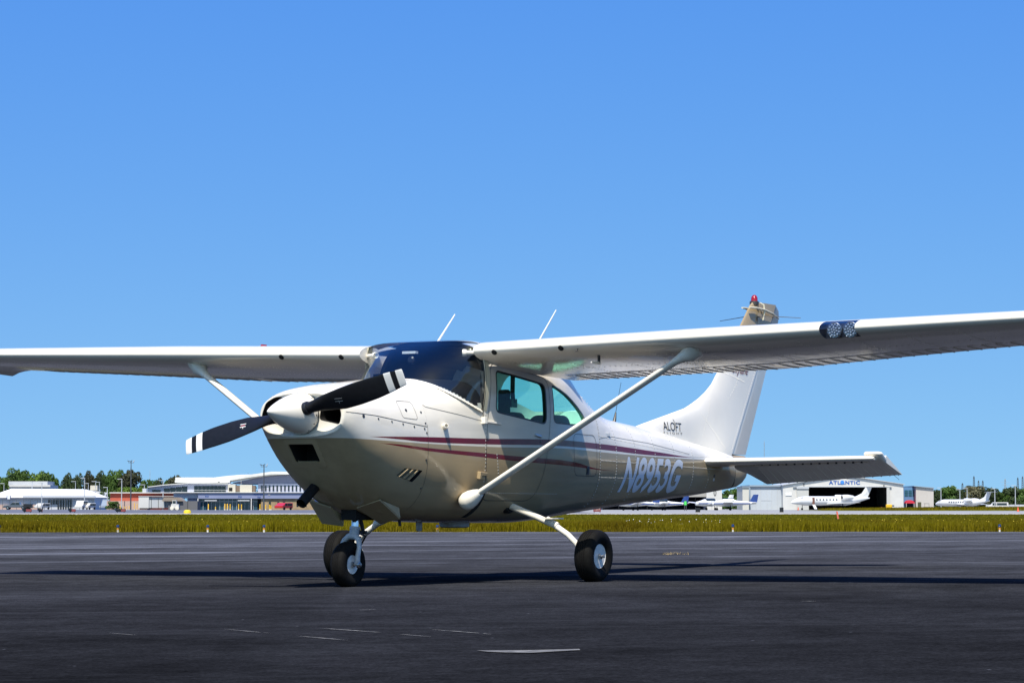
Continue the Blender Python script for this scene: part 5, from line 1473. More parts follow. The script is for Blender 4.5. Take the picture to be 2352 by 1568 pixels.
for k, (u, v) in enumerate(((278, 1160), (288, 1162), (293, 1162), (298.5, 1161), (310.5, 1154), (316.5, 1156))):
    r0 = None; bollard(u, v, 508, 'thin yellow post before the red building, %s of six' % names2[k], 1.5)

# ---- tent hall
D = 585; r = root('tent_hall', 115, D, 'long white tent hall with a hipped fabric roof', 'tent'); t = BG(r, 115, D)
w_ = t.box('wall', -20, 220, 1141, 1172, 0, 18, mat('tent_wall', (.52, .55, .60), .75, noise=.05), base=True)
mb = MB(); V = [(t.X(-30), -1.0, t.Z(1142.5)), (t.X(223), -1.0, t.Z(1141.5)), (t.X(223), 19, t.Z(1141.5)), (t.X(-30), 19, t.Z(1142)), (t.X(15), 7, t.Z(1121)), (t.X(182), 7, t.Z(1122.5)), (t.X(182), 11, t.Z(1122.5)), (t.X(15), 11, t.Z(1121))]
mb.add(V, [(0, 1, 5, 4), (1, 2, 6, 5), (2, 3, 7, 6), (3, 0, 4, 7), (4, 5, 6, 7), (3, 2, 1, 0)]); mb.build('roof', M_TENT, r, smooth=False)
t.box('valance', 57, 223, 1138, 1142.5, -1.3, -1.02, mat('valance_grey', (.42, .45, .50), .8))
for k in range(4): t.box('window', 113 + k * 5.6, 116.6 + k * 5.6, 1146.5, 1157.5, -.12, 0, M_DGLASS, w_)
for k in range(6): t.box('door_panel', 134.5 + k * 5.7, 138.2 + k * 5.7, 1146, 1168, -.12, 0, M_DGLASS, w_, base=True)
t.box('lower_wall', 0, 96, 1158, 1172, -.4, -.05, mat('pink_wall', (.46, .33, .28), .8, noise=.1), base=True)
bn = t.box('banner', 20, 30, 1137.8, 1146.2, -1.5, -1.4, mat('banner_navy', (.012, .04, .13), .6))
mb = MB(); mb.lathe([(0, .38), (.04, .38), (.04, 0)], (t.X(25), -1.5, t.Z(1140.5)), (0, -1, 0), 12); mb.box((t.X(22), -1.56, t.Z(1145.6)), (t.X(28.5), -1.5, t.Z(1143.2))); mb.build('banner_emblem', mat('banner_white', (.7, .72, .76), .6), bn)
for u in (178, 192, 206, 214): t.box('wall_batten', u, u + .7, 1145, 1170, -.1, 0, M_POLE, w_)
D = 640; r = root('grey_roof_building', 70, D, 'grey-roofed low building behind the tent hall', 'building'); t = BG(r, 70, D)
t.box('wall', 24, 116, 1113.5, 1172, 0, 12, M_BWHITE, base=True); t.box('upper_floor', 14, 104, 1104.5, 1114, 4, 14, M_BGREY); t.box('parapet', 24, 118, 1113, 1117.5, -.5, .2, M_BWHITE)
D = 650; r = root('pale_annex', 225, D, 'pale sloping-roof annex behind the right end of the tent', 'building'); t = BG(r, 225, D)
t.poly('wall', [(200, 1172), (200, 1128), (232, 1133), (245, 1145), (245, 1172)], 0, 10, M_BGREY); t.poly('roof', [(197, 1128.5), (199, 1125), (234, 1130.5), (247, 1144), (244, 1146)], -.6, 10.5, M_BWHITE); t.box('tank', 203, 219, 1114, 1125, 4, 6, M_BEIGE)
# chain-link fence
D = 572; r = root('chain_fence', 120, D, 'chain-link fence with grey posts before the tent hall', 'fence'); t = BG(r, 120, D)
for u in np.arange(-8, 250, 16.0): t.box('post', u, u + .8, 1147, 1172, 0, .08, M_POLED, base=True)
for v in (1148, 1160): t.box('rail', -10, 250, v, v + .45, .02, .06, M_POLED)
# ---- vehicles
def pickup(u, D, label, body, wpx, rot=0):
    r = root('pickup_truck', u, D, label, 'truck', None, rot); L = 5.4; h = L / 2
    side_p = [(-h, .45), (-h, .95), (-h + .2, 1.02), (-1.35, 1.08), (-.75, 1.62), (.75, 1.66), (1.0, 1.10), (h - .05, 1.08), (h, .95), (h, .45)]
    mb = MB(); n = len(side_p); V = [(x, 0, z) for x, z in side_p] + [(x, 1.85, z) for x, z in side_p]
    mb.add(V, [tuple(range(n)), tuple(range(2 * n - 1, n - 1, -1))] + [(i, n + i, n + (i + 1) % n, (i + 1) % n) for i in range(n)]); b = mb.build('body', body, r, smooth=False); bv = b.modifiers.new('b', 'BEVEL'); bv.width = .08; bv.segments = 2
    for x0, x1, xa in ((-1.18, -.12, -.68), (0.0, .82, .0)):
        mb = MB(); mb.add([(x0, -.02, 1.10), (x1, -.02, 1.10), (x1 - .06, -.02, 1.55), (xa, -.02, 1.55), (x0, .03, 1.10), (x1, .03, 1.10), (x1 - .06, .03, 1.55), (xa, .03, 1.55)], [(0, 1, 2, 3), (7, 6, 5, 4), (0, 4, 5, 1), (1, 5, 6, 2), (2, 6, 7, 3), (3, 7, 4, 0)]); mb.build('side_window', M_DGLASS, r, smooth=False)
    for x in (-1.75, 1.65):
        for y in (-.02, 1.65):
            mb = MB(); mb.lathe([(0, .2), (.01, .38), (.2, .40), (.22, .2), (.22, 0)], (x, y, .40), (0, 1, 0), 18); w = mb.build('wheel', M_RUB, r)
            mb = MB(); mb.lathe([(-.02, .0), (-.02, .22), (.01, .24)], (x, y, .40), (0, 1, 0), 14); mb.build('wheel_disc', M_STEEL, w)
    mb = MB(); mb.box((-h - .03, .15, .75), (-h + .02, .5, .95)); mb.build('headlight', M_OFFW, r, smooth=False)
    mb = MB(); mb.box((-h - .08, .05, .42), (-h + .05, 1.8, .62)); mb.build('bumper', M_DGREY, r, smooth=False)
    return r
pickup(38, 555, 'dark grey pickup truck parked before the tent hall', mat('truck_slate', (.075, .095, .125), .35, coat=.4), 54)
r = root('cargo_trailer', 66, 553, 'small dark trailer hitched behind the grey pickup truck', 'trailer')
mb = MB(); mb.box((-.95, 0, .35), (.85, 1.4, 1.25)); mb.build('body', M_BLACK, r, smooth=False)
mb = MB(); mb.box((.85, .6, .5), (1.35, .8, .6)); mb.build('drawbar', M_DGREY, r, smooth=False)
for y in (-.05, 1.3):
    mb = MB(); mb.lathe([(0, .2), (.01, .33), (.15, .34), (.16, .2), (.16, 0)], (0, y, .34), (0, 1, 0), 14); mb.build('wheel', M_RUB, r)
def van(name, u, D, label, body, cat, L=4.6, H=1.95, rot=0):
    r = root(name, u, D, label, cat, None, rot); h = L / 2
    P = [(-h, .35), (-h, .85), (-h + .75, 1.05), (-h + 1.35, H), (h - .1, H), (h, H - .2), (h, .35)]
    mb = MB(); n = len(P); V = [(x, 0, z) for x, z in P] + [(x, 1.8, z) for x, z in P]
    mb.add(V, [tuple(range(n)), tuple(range(2 * n - 1, n - 1, -1))] + [(i, n + i, n + (i + 1) % n, (i + 1) % n) for i in range(n)]); b = mb.build('body', body, r, smooth=False); bv = b.modifiers.new('b', 'BEVEL'); bv.width = .09; bv.segments = 2
    for x0, x1 in ((-h + 1.0, -h + 1.9), (-h + 2.05, h - .4)):
        mb = MB(); mb.box((x0, -.02, H * .58), (x1, .03, H * .90)); mb.build('side_window', M_DGLASS, r, smooth=False)
    for x in (-h + .85, h - .8):
        mb = MB(); mb.lathe([(0, .18), (.01, .31), (.18, .33), (.2, .18), (.2, 0)], (x, -.03, .33), (0, 1, 0), 14); mb.build('wheel', M_RUB, r)
van('passenger_van', 198, 560, 'white van parked before the right end of the tent', M_BWHITE, 'van', 4.2, 2.0, 1.4)
van('parked_car', 214, 562, 'low white car beside the white van by the tent', M_BWHITE, 'car', 4.2, 1.45, 1.3)
van('shuttle_van', 258, 575, 'grey-blue van between the tent and the red building', mat('van_blue', (.26, .31, .38), .35, coat=.4), 'van', 4.6, 2.3, 1.1)
van('white_car', 107, 580, 'white car behind the fence at the middle of the tent', M_BWHITE, 'car', 4.2, 1.45, 1.2)
van('red_car', 662, 492, 'small red and dark car parked before the stone wall', mat('car_red', (.45, .02, .02), .3, coat=.5), 'car', 4.2, 1.4, 1.15)

# ---- airfield signs (seen from behind, dark with red faces)
def field_sign(u, D, w, label, n=2, red=.6):
    r = root('airfield_sign', u, D, label, 'sign', 'low airfield signs along the far taxiway', .35)
    mb = MB(); mb.box((-w / 2, 0, .10), (w / 2, .16, .40)); b = mb.build('cabinet', M_BLACK, r, smooth=False)
    mb = MB(); mb.box((-w / 2 + w * (1 - red), -.02, .13), (w / 2 - .03, -.003, .37)); mb.build('face', mat('sign_red', (.26, .06, .06), .5), b, smooth=False)
    for x in (-w * .35, w * .35):
        mb = MB(); mb.tube([(x, .08, -.1), (x, .08, .14)], .03, 8); mb.build('leg', M_POLED, r)
    if red < .9:
        mb = MB(); mb.box((-w / 2 - .10, -.1, .2), (-w / 2 + .08, .3, .48)); mb.build('end_cap', M_BLACK, r, smooth=False)
field_sign(66, 262, .85, 'red-faced airfield sign below the pickup truck', red=.7)
field_sign(96, 262, .40, 'small black airfield sign box, second from left', red=.15)
field_sign(169, 262, .65, 'red-faced airfield sign below the right end of the tent', red=.65)
field_sign(280, 262, 1.0, 'wide black airfield sign with a dark red face below the red building', red=.5)
r = root('airfield_sign', 1371, 262, 'maroon airfield sign under the tail, seen behind the left wheel', 'sign', 'low airfield signs along the far taxiway')
mb = MB(); mb.box((-.38, 0, .12), (.38, .14, .52)); b = mb.build('cabinet', mat('sign_maroon', (.16, .015, .02), .5), r, smooth=False)
for x in (-.3, .3):
    mb = MB(); mb.tube([(x, .07, -.1), (x, .07, .13)], .03, 8); mb.build('leg', M_POLED, r)
mb = MB()
for k in range(4): mb.box((-.22 + k * .14, -.012, .2), (-.20 + k * .14, -.003, .44)); mb.box((-.22 + k * .14, -.012, .40), (-.13 + k * .14, -.003, .44))
tag(mb.build('sign_lettering', M_OFFW, b, smooth=False), kind='stuff')
r = root('sign_box', 1602, 268, 'small black sign box on the far ramp below the tail', 'sign'); mb = MB(); mb.box((-.24, 0, .05), (.24, .2, .5)); mb.build('cabinet', M_BLACK, r, smooth=False); mb = MB(); mb.box((-.28, -.04, -.05), (.28, .24, .05)); mb.build('footing', M_GRAVEL, r, smooth=False)
r = root('sign_box', 1794, 268, 'small black sign box on the far ramp before the hangar corner', 'sign'); mb = MB(); mb.box((-.2, 0, .05), (.2, .2, .55)); mb.build('cabinet', M_BLACK, r, smooth=False); mb = MB(); mb.box((-.24, -.04, -.05), (.24, .24, .05)); mb.build('footing', M_GRAVEL, r, smooth=False)

# ---- poles, masts
def pole(u, v, D, label, m, arm=1, group='light poles along the car park', w=.09, name='light_pole'):
    r = root(name, u, D, label, 'light pole', group); H = zv(v, D)
    mb = MB(); mb.tube([(0, 0, -.1), (0, 0, H)], [w * 1.3, w * .8], 8); mb.build('shaft', m, r)
    mb = MB(); mb.box((-.95 * arm, -.16, H - .02), (.1, .16, H + .10)); mb.build('lamp_head', m, r, smooth=False)
    if arm > 1: 
        mb = MB(); mb.box((-.1, -.16, H - .02), (.95, .16, H + .10)); mb.build('lamp_head', m, r, smooth=False)
for u, v, D, lab in ((11, 1110, 610, 'short pale light pole at the far left'), (75.5, 1106, 600, 'pale light pole above the left of the tent roof'), (98, 1109, 574, 'pale light pole before the middle of the tent'), (175, 1105.5, 620, 'pale light pole behind the right of the tent ridge'), (196, 1098, 578, 'tall pale light pole at the right end of the tent'), (204.5, 1110, 612, 'pale light pole just right of the tall one by the tent'), (221, 1105.5, 615, 'pale light pole above the pale annex'), (230, 1107, 625, 'pale light pole at the right of the pale annex'), (248, 1119, 600, 'low pale light pole between annex and red building'), (281, 1100, 540, 'pale light pole at the left end of the red building'), (333, 1113, 600, 'brownish light pole behind the red building'), (376, 1103, 540, 'thin pale pole before the right of the red building')):
    pole(u, v, D, lab, M_POLE, w=.10 if D < 605 else .08)
for u, v, D, lab in ((2159.5, 1120, 600, 'pale light pole behind the beige hangar wing'), (2203, 1124, 600, 'pale light pole behind the right-hand jet'), (2219.5, 1121.5, 600, 'double pale light pole behind the right-hand jet tail'), (2283, 1122, 600, 'pale light pole right of the right-hand jet'), (2330, 1115, 600, 'pale light pole near the right frame edge')):
    pole(u, v, D, lab, M_POLE, group='light poles among the right-hand trees')
def mast(u, v, D, label):
    r = root('flood_mast', u, D, label, 'mast', 'dark floodlight masts'); H = zv(v, D)
    mb = MB(); mb.tube([(0, 0, -.1), (0, 0, H * .85), (0, 0, H)], [.16, .10, .07], 10); mb.build('shaft', M_POLED, r)
    mb = MB(); mb.box((-.55, -.05, H - .45), (.55, .05, H - .37)); mb.build('cross_arm', M_POLED, r, smooth=False)
    for dx, tilt, m in ((-.55, .3, M_POLED), (.05, -.6, M_POLED), (.6, -1.0, M_POLE)):
        mb = MB(); mb.box((-.26, -.15, 0), (.26, .15, .13), 0, Matrix.Translation((dx, 0, H - .12)) @ Matrix.Rotation(tilt, 4, 'Y')); mb.tube([(dx, 0, H - .4), (dx, 0, H - .05)], .03, 6); mb.build('floodlight', m, r, smooth=False)
mast(302, 1058, 535, 'tall dark floodlight mast before the red building'); mast(607, 1066.5, 478, 'tall dark floodlight mast before the terminal')
def tower(u, v, D, label, w, m=M_POLED, cat='tower', cross=False, name='radio_tower'):
    r = root(name, u, D, label, cat, 'distant masts on the skyline'); H = zv(v, D)
    mb = MB()
    for sx, sy in ((-1, -1), (1, -1), (1, 1), (-1, 1)): mb.tube([(sx * w, sy * w, 0), (sx * w * .35, sy * w * .35, H * .97), ], [w * .14, w * .10], 5)
    n = 14
    for k in range(n):
        z0, z1 = H * .97 * k / n, H * .97 * (k + 1) / n; a, b = w * (1 - .65 * k / n), w * (1 - .65 * (k + 1) / n)
        mb.tube([(-a, -a, z0), (b, -b, z1)], w * .08, 4); mb.tube([(a, a, z0), (-b, b, z1)], w * .08, 4)
    mb.build('lattice', m, r, smooth=False)
    mb = MB(); mb.tube([(0, 0, H * .95), (0, 0, H)], w * .3, 6); mb.build('top_mast', m, r)
    if cross:
        mb = MB()
        for z in (.78, .88): mb.box((-w * 3.2, -.05, H * z), (w * 3.2, .05, H * z + w * .12))
        mb.build('cross_arms', m, r, smooth=False)
tower(2235.5, 1093, 1300, 'tallest dark lattice mast above the olive tree at right', .75)
tower(2246, 1103, 1300, 'shorter dark mast just right of the tallest one', .7)
tower(2255.7, 1103, 1300, 'third dark mast above the olive tree at right', .7)
tower(2209, 1109, 1300, 'small dark mast left of the olive tree', .8)
tower(2307, 1099, 1800, 'faint grey power pylon at right', 1.0, mat('pylon_grey', (.30, .36, .42), .7), 'pylon', True, 'power_pylon')
tower(2336, 1096, 1300, 'dark mast second from the right frame edge', .7)
tower(2347, 1093.5, 1300, 'dark mast nearest the right frame edge', .7)
tower(1755, 1012, 3000, 'very distant thin tower on the skyline right of the fin', .9, mat('pylon_grey', (.30, .36, .42), .7))
tower(345.5, 1079, 900, 'thin pale antenna mast behind the red building', .16, M_POLE)

# ---- hangars
D = 520; r = root('gable_hangar', 1940, D, 'large white gabled hangar with a dark open door and blue lettering', 'hangar'); t = BG(r, 1940, D)
w_ = t.poly('front_wall', [(1797, 1172), (1797, 1113), (1938, 1090.5), (2073.5, 1111.5), (2073.5, 1172), (2035.5, 1172), (2035.5, 1118.3), (1856, 1118.3), (1856, 1172)], 0, .5, M_BWHITE)
t.poly('roof', [(1795, 1114.2), (1795, 1112.6), (1938, 1089.9), (2075.5, 1110.9), (2075.5, 1112.4), (1938, 1091.4)], -.4, 40, M_BGREY)
t.box('side_wall', 2070, 2073.4, 1112, 1172, .5, 40, M_BWHITE, base=True); t.box('side_wall', 1797.2, 1800, 1113.5, 1172, .5, 40, M_BWHITE, base=True); t.box('back_wall', 1800, 2070, 1113.5, 1172, 36, 36.4, M_NAVY, base=True); t.box('hangar_floor', 1800, 2070, 1170.6, 1170.9, .5, 36, mat('hangar_floor', (.08, .085, .09), .7)); t.box('ceiling', 1801, 2069, 1114.0, 1117.5, .6, 36, M_NAVY)
dl = t.box('door_leaf', 1829, 1855.6, 1119.5, 1172, -.5, -.06, mat('door_pale', (.46, .46, .44), .7), base=True); t.box('door_header', 1828, 1856, 1117.5, 1122, -.7, -.55, M_BGREY)
t.box('door_leaf', 2034.5, 2041, 1119, 1172, -.5, -.06, mat('door_pale', (.46, .46, .44), .7), base=True); t.box('door_track', 1820, 2046, 1116.4, 1118.2, -.35, -.02, M_BGREY)
for u, v in ((1845, 1110), (2028.5, 1113)): t.box('wall_lamp', u - .8, u + .8, v, v + 3.5, -.5, -.02, M_DGREY)
t.box('wall_sign', 1803, 1817, 1131, 1137.5, -.12, -.02, M_TENT)
V, F = text_mesh('ATLANTIC', 1.0, .0, 1, 1.15, .035)
flat = [Vector((t.X(1902.5 + u * 71.5), -.06, t.Z(1112.2) + v * (t.Z(1103.6) - t.Z(1112.2)))) for u, v, *_ in V]
n0 = len(flat); flat_build('hangar_lettering', flat, F, M_BLUE, w_)
mb = MB(); mb.lathe([(0, 0), (0.001, .42), (.06, .38), (.07, 0)], (t.X(1933.5), -.06, t.Z(1107.3)), (0, -1, 0), 16); mb.build('hangar_emblem', mat('emblem_blue', (.05, .22, .62), .5), w_)
D = 523; r = root('hangar_annex', 1750, D, 'low pale panelled annex on the left of the white hangar', 'building'); t = BG(r, 1750, D)
w_ = t.box('wall', 1722, 1796.5, 1117, 1172, 0, 20, mat('annex_pale', (.42, .46, .51), .7, noise=.04, nscale=.3), base=True); t.box('roof_trim', 1720, 1797, 1113.5, 1117, -.4, 20.5, mat('trim_slate', (.24, .30, .36), .7))
t.box('corner_block', 1701.5, 1716, 1118.5, 1172, -3, 10, mat('corner_beige', (.50, .49, .44), .7), base=True); t.box('corner_roof', 1700.5, 1717, 1116.5, 1118.5, -3.3, 10.3, mat('trim_slate', (.24, .30, .36), .7)); t.box('corner_recess', 1716, 1722, 1118.5, 1172, -.5, 8, mat('trim_slate', (.24, .30, .36), .7), base=True)
for u in (1735, 1746, 1760.5, 1771, 1784): t.box('panel_joint', u, u + .5, 1119, 1170, -.05, 0, M_BGREY, w_)
t.box('wall_stain', 1747, 1771, 1148.2, 1149, -.04, 0, M_BGREY, w_)
D = 524; r = root('glass_entrance', 2088, D, 'blue glass entrance block with a red awning beside the white hangar', 'building'); t = BG(r, 2088, D)
w_ = t.box('wall', 2074, 2103, 1118, 1172, 0, 12, mat('entrance_blue', (.10, .22, .40), .4), base=True)
for i in range(3):
    for j in range(2): t.box('window', 2076 + i * 9, 2083.8 + i * 9, 1125 + j * 7.5, 1131.6 + j * 7.5, -.08, 0, mat('entrance_glass', (.02, .085, .13), .1, spec=.6), w_)
t.box('doorway', 2079, 2101.5, 1149, 1172, -.06, 0, M_NAVY, w_, base=True)
mb = MB(); mb.loft([[Vector((t.X(2084.5) + 10.2 * t.k * math.cos(a), y, t.Z(1155.2) + 7.4 * t.k * math.sin(a))) for a in np.linspace(0, PI, 13)] for y in (-2.6, -.1)]); mb.build('awning', mat('awning_red', (.52, .02, .045), .6), r, smooth=False)
for u in (2075.2, 2092.8): t.box('awning_post', u, u + .8, 1155, 1172, -2.6, -2.5, M_BWHITE, base=True)
D = 522; r = root('beige_wing', 2122, D, 'plain beige block at the right end of the hangar row', 'building'); t = BG(r, 2122, D)
w_ = t.poly('wall', [(2102.2, 1172), (2102.2, 1117.8), (2142.5, 1120.6), (2142.5, 1172)], 0, 14, mat('beige_wall', (.46, .43, .40), .8, noise=.04, nscale=.4)); t.poly('roof_trim', [(2097, 1116.6), (2097, 1115.2), (2143.4, 1119), (2143.4, 1121)], -.4, 14.3, mat('trim_slate', (.24, .30, .36), .7)); t.box('doorway', 2106, 2114, 1152.5, 1172, -.06, 0, mat('door_olive', (.06, .06, .03), .7), w_, base=True)
r = root('golf_cart', 2127.5, 515, 'small dark cart parked before the beige block', 'cart'); mb = MB(); mb.box((-.6, 0, .25), (.6, 1, .6)); mb.build('body', M_DGREY, r, smooth=False)
mb = MB(); mb.box((-.55, 0, 1.25), (.45, 1, 1.32)); mb.build('roof', M_DGREY, r, smooth=False); mb = MB(); mb.tube([(-.5, .1, .6), (-.45, .1, 1.28)], .03, 6); mb.tube([(.4, .1, .6), (.4, .1, 1.28)], .03, 6); tag(mb.build('roof_posts', M_DGREY, r), kind='stuff')
for x in (-.4, .4):
    mb = MB(); mb.lathe([(0, .2), (.12, .22), (.13, 0)], (x, -.05, .22), (0, 1, 0), 12); mb.build('wheel', M_RUB, r)
r = root('ground_power_unit', 2041, 500, 'yellow ground power cart before the right hangar door', 'cart'); mb = MB(); mb.box((-.6, 0, .3), (.55, 1, 1.1)); b = mb.build('body', M_YEL, r, smooth=False); bv = b.modifiers.new('b', 'BEVEL'); bv.width = .1
for x in (-.4, .4):
    mb = MB(); mb.lathe([(0, .2), (.12, .24), (.13, 0)], (x, -.05, .24), (0, 1, 0), 12); mb.build('wheel', M_RUB, r)
mb = MB(); mb.box((.55, .3, .7), (1.0, .6, .95)); mb.build('tow_hitch', M_BLACK, r, smooth=False)
D = 540; r = root('dark_hangar', 1590, D, 'navy open-fronted hangar with a white end wall behind the tail', 'hangar'); t = BG(r, 1590, D)
t.box('back_wall', 1380, 1622, 1138, 1172, 14, 14.5, M_NAVY, base=True); t.box('ceiling', 1380, 1622, 1138, 1141, .5, 14, M_NAVY); t.box('header', 1378, 1622, 1131, 1140.5, 0, .6, mat('header_taupe', (.33, .32, .30), .7)); t.box('side_wall', 1378, 1384, 1138, 1172, .5, 14, M_NAVY, base=True); t.box('end_wall', 1621, 1656.5, 1124, 1172, -1, 14, M_BWHITE, base=True); t.box('inner_wall', 1616, 1621, 1138, 1172, .5, 14, M_NAVY, base=True); t.box('wall_vent', 1630, 1640, 1152.5, 1154, -1.1, -1, M_DGREY)

# ---- jets and small planes
M_JET = mat('jet_white', (.68, .685, .69), .3, coat=.3)
M_JBLUE = mat('tail_blue', (.015, .045, .20), .35, coat=.3)
def jet(u, D, L, label, rot, scale=1.0, door=True):
    """nose towards -x, T-tail, two rear engines; length L"""
    r = root('business_jet', u, D, label, 'jet', 'white business jets by the hangars', rot); R = .052 * L; zc = .102 * L
    prof = [(0, .02, -.02), (.02, .35, -.015), (.06, .62, -.008), (.11, .86, 0), (.17, 1, 0), (.70, 1, 0), (.80, .80, .010), (.90, .48, .022), (1.0, .12, .032)]
    mb = MB(); rings = []
    for a, k, dz in prof: rings.append([Vector((-L / 2 + a * L, R * k * math.cos(q), zc + dz * L + R * k * math.sin(q))) for q in np.linspace(0, 2 * PI, 21)[:-1]])
    mb.loft(rings); b = mb.build('fuselage', M_JET, r)
    def X(a): return -L / 2 + a * L
    for sg in (-1, 1):
        mb = MB(); mb.loft([[Vector((X(x0) , sg * y, zc - R * .75 + y * .05 + th)), Vector((X(x0) - .0, sg * y, zc - R * .75 + y * .05)), Vector((X(x1), sg * y, zc - R * .75 + y * .05)), Vector((X(x1), sg * y, zc - R * .75 + y * .05 + th * .3))] for y, x0, x1, th in ((R * .3, .42, .62, .22), (.40 * L, .60, .66, .06))]); mb.build('wing', M_JET, r, smooth=False)
        mb = MB(); mb.loft([[Vector((X(.60) + 1.0 * 0 + a * L, sg * (R * 1.62) + R * .55 * k * math.cos(q), zc + R * .75 + R * .55 * k * math.sin(q))) for q in np.linspace(0, 2 * PI, 17)[:-1]] for a, k in ((.0, .80), (.012, 1), (.07, 1.05), (.14, .72))]); mb.build('engine', M_JET, r)
        mb = MB(); mb.lathe([(0, R * .42), (.02, 0)], (X(.60) - .01, sg * R * 1.62, zc + R * .75), (-1, 0, 0), 14); mb.build('engine_intake', M_DARK, r)
        mb = MB(); mb.box((X(.62), min(sg * R * .9, sg * R * 1.3), zc + R * .55), (X(.70), max(sg * R * .9, sg * R * 1.3), zc + R * .85)); mb.build('engine_pylon', M_JET, r, smooth=False)
        zt = zc + .160 * L
        mb = MB(); mb.loft([[Vector((X(x0), sg * y, zt + .04)), Vector((X(x0), sg * y, zt)), Vector((X(x1), sg * y, zt))] for y, x0, x1 in ((.0, .955, 1.04), (.135 * L, 1.005, 1.055))]); mb.build('tailplane', M_JET, r, smooth=False)
        mb = MB(); mb.lathe([(-.12, .26), (.12, .26)], (X(.60), sg * .11 * L, .27), (0, 1, 0), 14); mb.tube([(X(.60), sg * .11 * L, .3), (X(.60), sg * .10 * L, zc - R * .7)], .08, 8); mb.build('main_gear', M_RUB, r)
    mb = MB(); mb.loft([[Vector((X(x0), 0, z)), Vector((X((x0 + x1) / 2), -.07, z)), Vector((X(x1), 0, z)), Vector((X((x0 + x1) / 2), .07, z))] for x0, x1, z in ((.78, .97, zc + R * .6), (.90, 1.0, zc + .085 * L), (.955, 1.035, zc + .16 * L))]); mb.build('fin', M_JET, r, smooth=False)
    for k in range(7):
        mb = MB(); mb.lathe([(0, .17), (.03, .17), (.03, 0)], (X(.30 + k * .042), -R * .955, zc + R * .25), (0, -1, .25), 12); mb.build('cabin_window', M_DGLASS, r)
    mb = MB(); mb.loft([[Vector((X(x), y * R, zc + z * R)) for y in np.linspace(-.78, .78, 7)] for x, z in ((.095, .42), (.135, .80))], closed=False); mb.build('windshield', M_DGLASS, r)
    if door:
        mb = MB(); mb.box((X(.245), -R * 1.03, zc - R * .75), (X(.272), -R * .85, zc + R * .7)); mb.build('open_doorway', mat('door_brown', (.16, .07, .05), .8), r, smooth=False)
        mb = MB(); mb.loft([[Vector((X(.243), y, z)), Vector((X(.275), y, z)), Vector((X(.275), y, z - .08)), Vector((X(.243), y, z - .08))] for y, z in ((-R * .9, zc - R * .7), (-R * 1.9, .25))]); mb.build('air_stair', M_JET, r, smooth=False)
    mb = MB(); mb.lathe([(-.1, .2), (.1, .2)], (X(.14), 0, .2), (0, 1, 0), 12); mb.tube([(X(.14), 0, .2), (X(.145), 0, zc - R * .7)], .06, 8); mb.build('nose_gear', M_RUB, r)
    return r
jet(1906, 500, 17.6, 'long white business jet with its door open before the hangar', .38)
jet(2208, 548, 14.5, 'white business jet half hidden by the bank at right', -.82, door=False)
def small_plane(u, D, label, rot, s=1.0, tailm=M_JBLUE, stripe=M_JBLUE):
    r = root('small_airplane', u, D, label, 'airplane', 'small white and blue planes behind the tail', rot); r.scale = (s, s, s)
    mb = MB(); mb.loft([[Vector((x, w * math.cos(q), z + h * math.sin(q))) for q in np.linspace(0, 2 * PI, 15)[:-1]] for x, w, h, z in ((-2.6, .1, .1, 1.05), (-2.5, .35, .3, 1.05), (-1.6, .5, .45, 1.1), (-.9, .55, .6, 1.2), (.4, .55, .62, 1.22), (1.5, .4, .4, 1.15), (4.4, .1, .14, 1.15))]); mb.build('fuselage', M_JET, r)
    mb = MB(); mb.loft([[Vector((x, y, z)) for x, z in ((-.75, .92 + abs(y) * .07), (-.55, 1.02 + abs(y) * .07), (.1, .99 + abs(y) * .07), (.75, .93 + abs(y) * .07), (0, .9 + abs(y) * .07))] for y in (-5.2, 0, 5.2)]); mb.build('wing', M_JET, r)
    mb = MB(); mb.loft([[Vector((x0, 0, z)), Vector(((x0 + x1) / 2, -.06, z)), Vector((x1, 0, z)), Vector(((x0 + x1) / 2, .06, z))] for x0, x1, z in ((3.2, 4.5, 1.2), (3.95, 4.75, 2.5))]); mb.build('fin', tailm, r, smooth=False)
    mb = MB(); mb.box((3.7, -1.6, 1.22), (4.5, 1.6, 1.28)); mb.build('tailplane', M_JET, r, smooth=False)
    mb = MB(); mb.loft([[Vector((x, .52 * math.cos(q), 1.55 + .36 * math.sin(q))) for q in np.linspace(0, PI, 9)] for x in (-.8, -.3, .5, .9)]); mb.build('canopy', M_DGLASS, r)
    mb = MB(); mb.box((-2.3, -.56, 1.0), (3.4, -.40, 1.16)); mb.build('stripe', stripe, r, smooth=False)
    mb = MB(); mb.loft([[Vector((-2.62, y, 1.05 + dz)), Vector((-2.58, y, 1.05 + dz))] for y, dz in ((-.0, -.9), (.12, 0), (0, .9))], closed=False); mb.build('propeller', M_DGREY, r, smooth=False)
    for x, y in ((-1.8, 0), (.3, -1.3), (.3, 1.3)):
        mb = MB(); mb.lathe([(-.08, .2), (.08, .2)], (x, y, .2), (0, 1, 0), 12); mb.tube([(x, y, .2), (x, y * .8, .95)], .05, 6); mb.build('landing_gear', M_RUB, r)
small_plane(1455, 425, 'white and blue small plane under the registration, partly hidden by the belly', .25)
small_plane(1520, 440, 'white small plane with a blue fin left of the navy hangar opening', .1)
small_plane(1628, 470, 'white small plane with a pale fin before the white end wall', .5, 1.15, M_JET)
small_plane(1672, 440, 'white small plane with a tall blue fin right of the white end wall', -.1, 1.1)
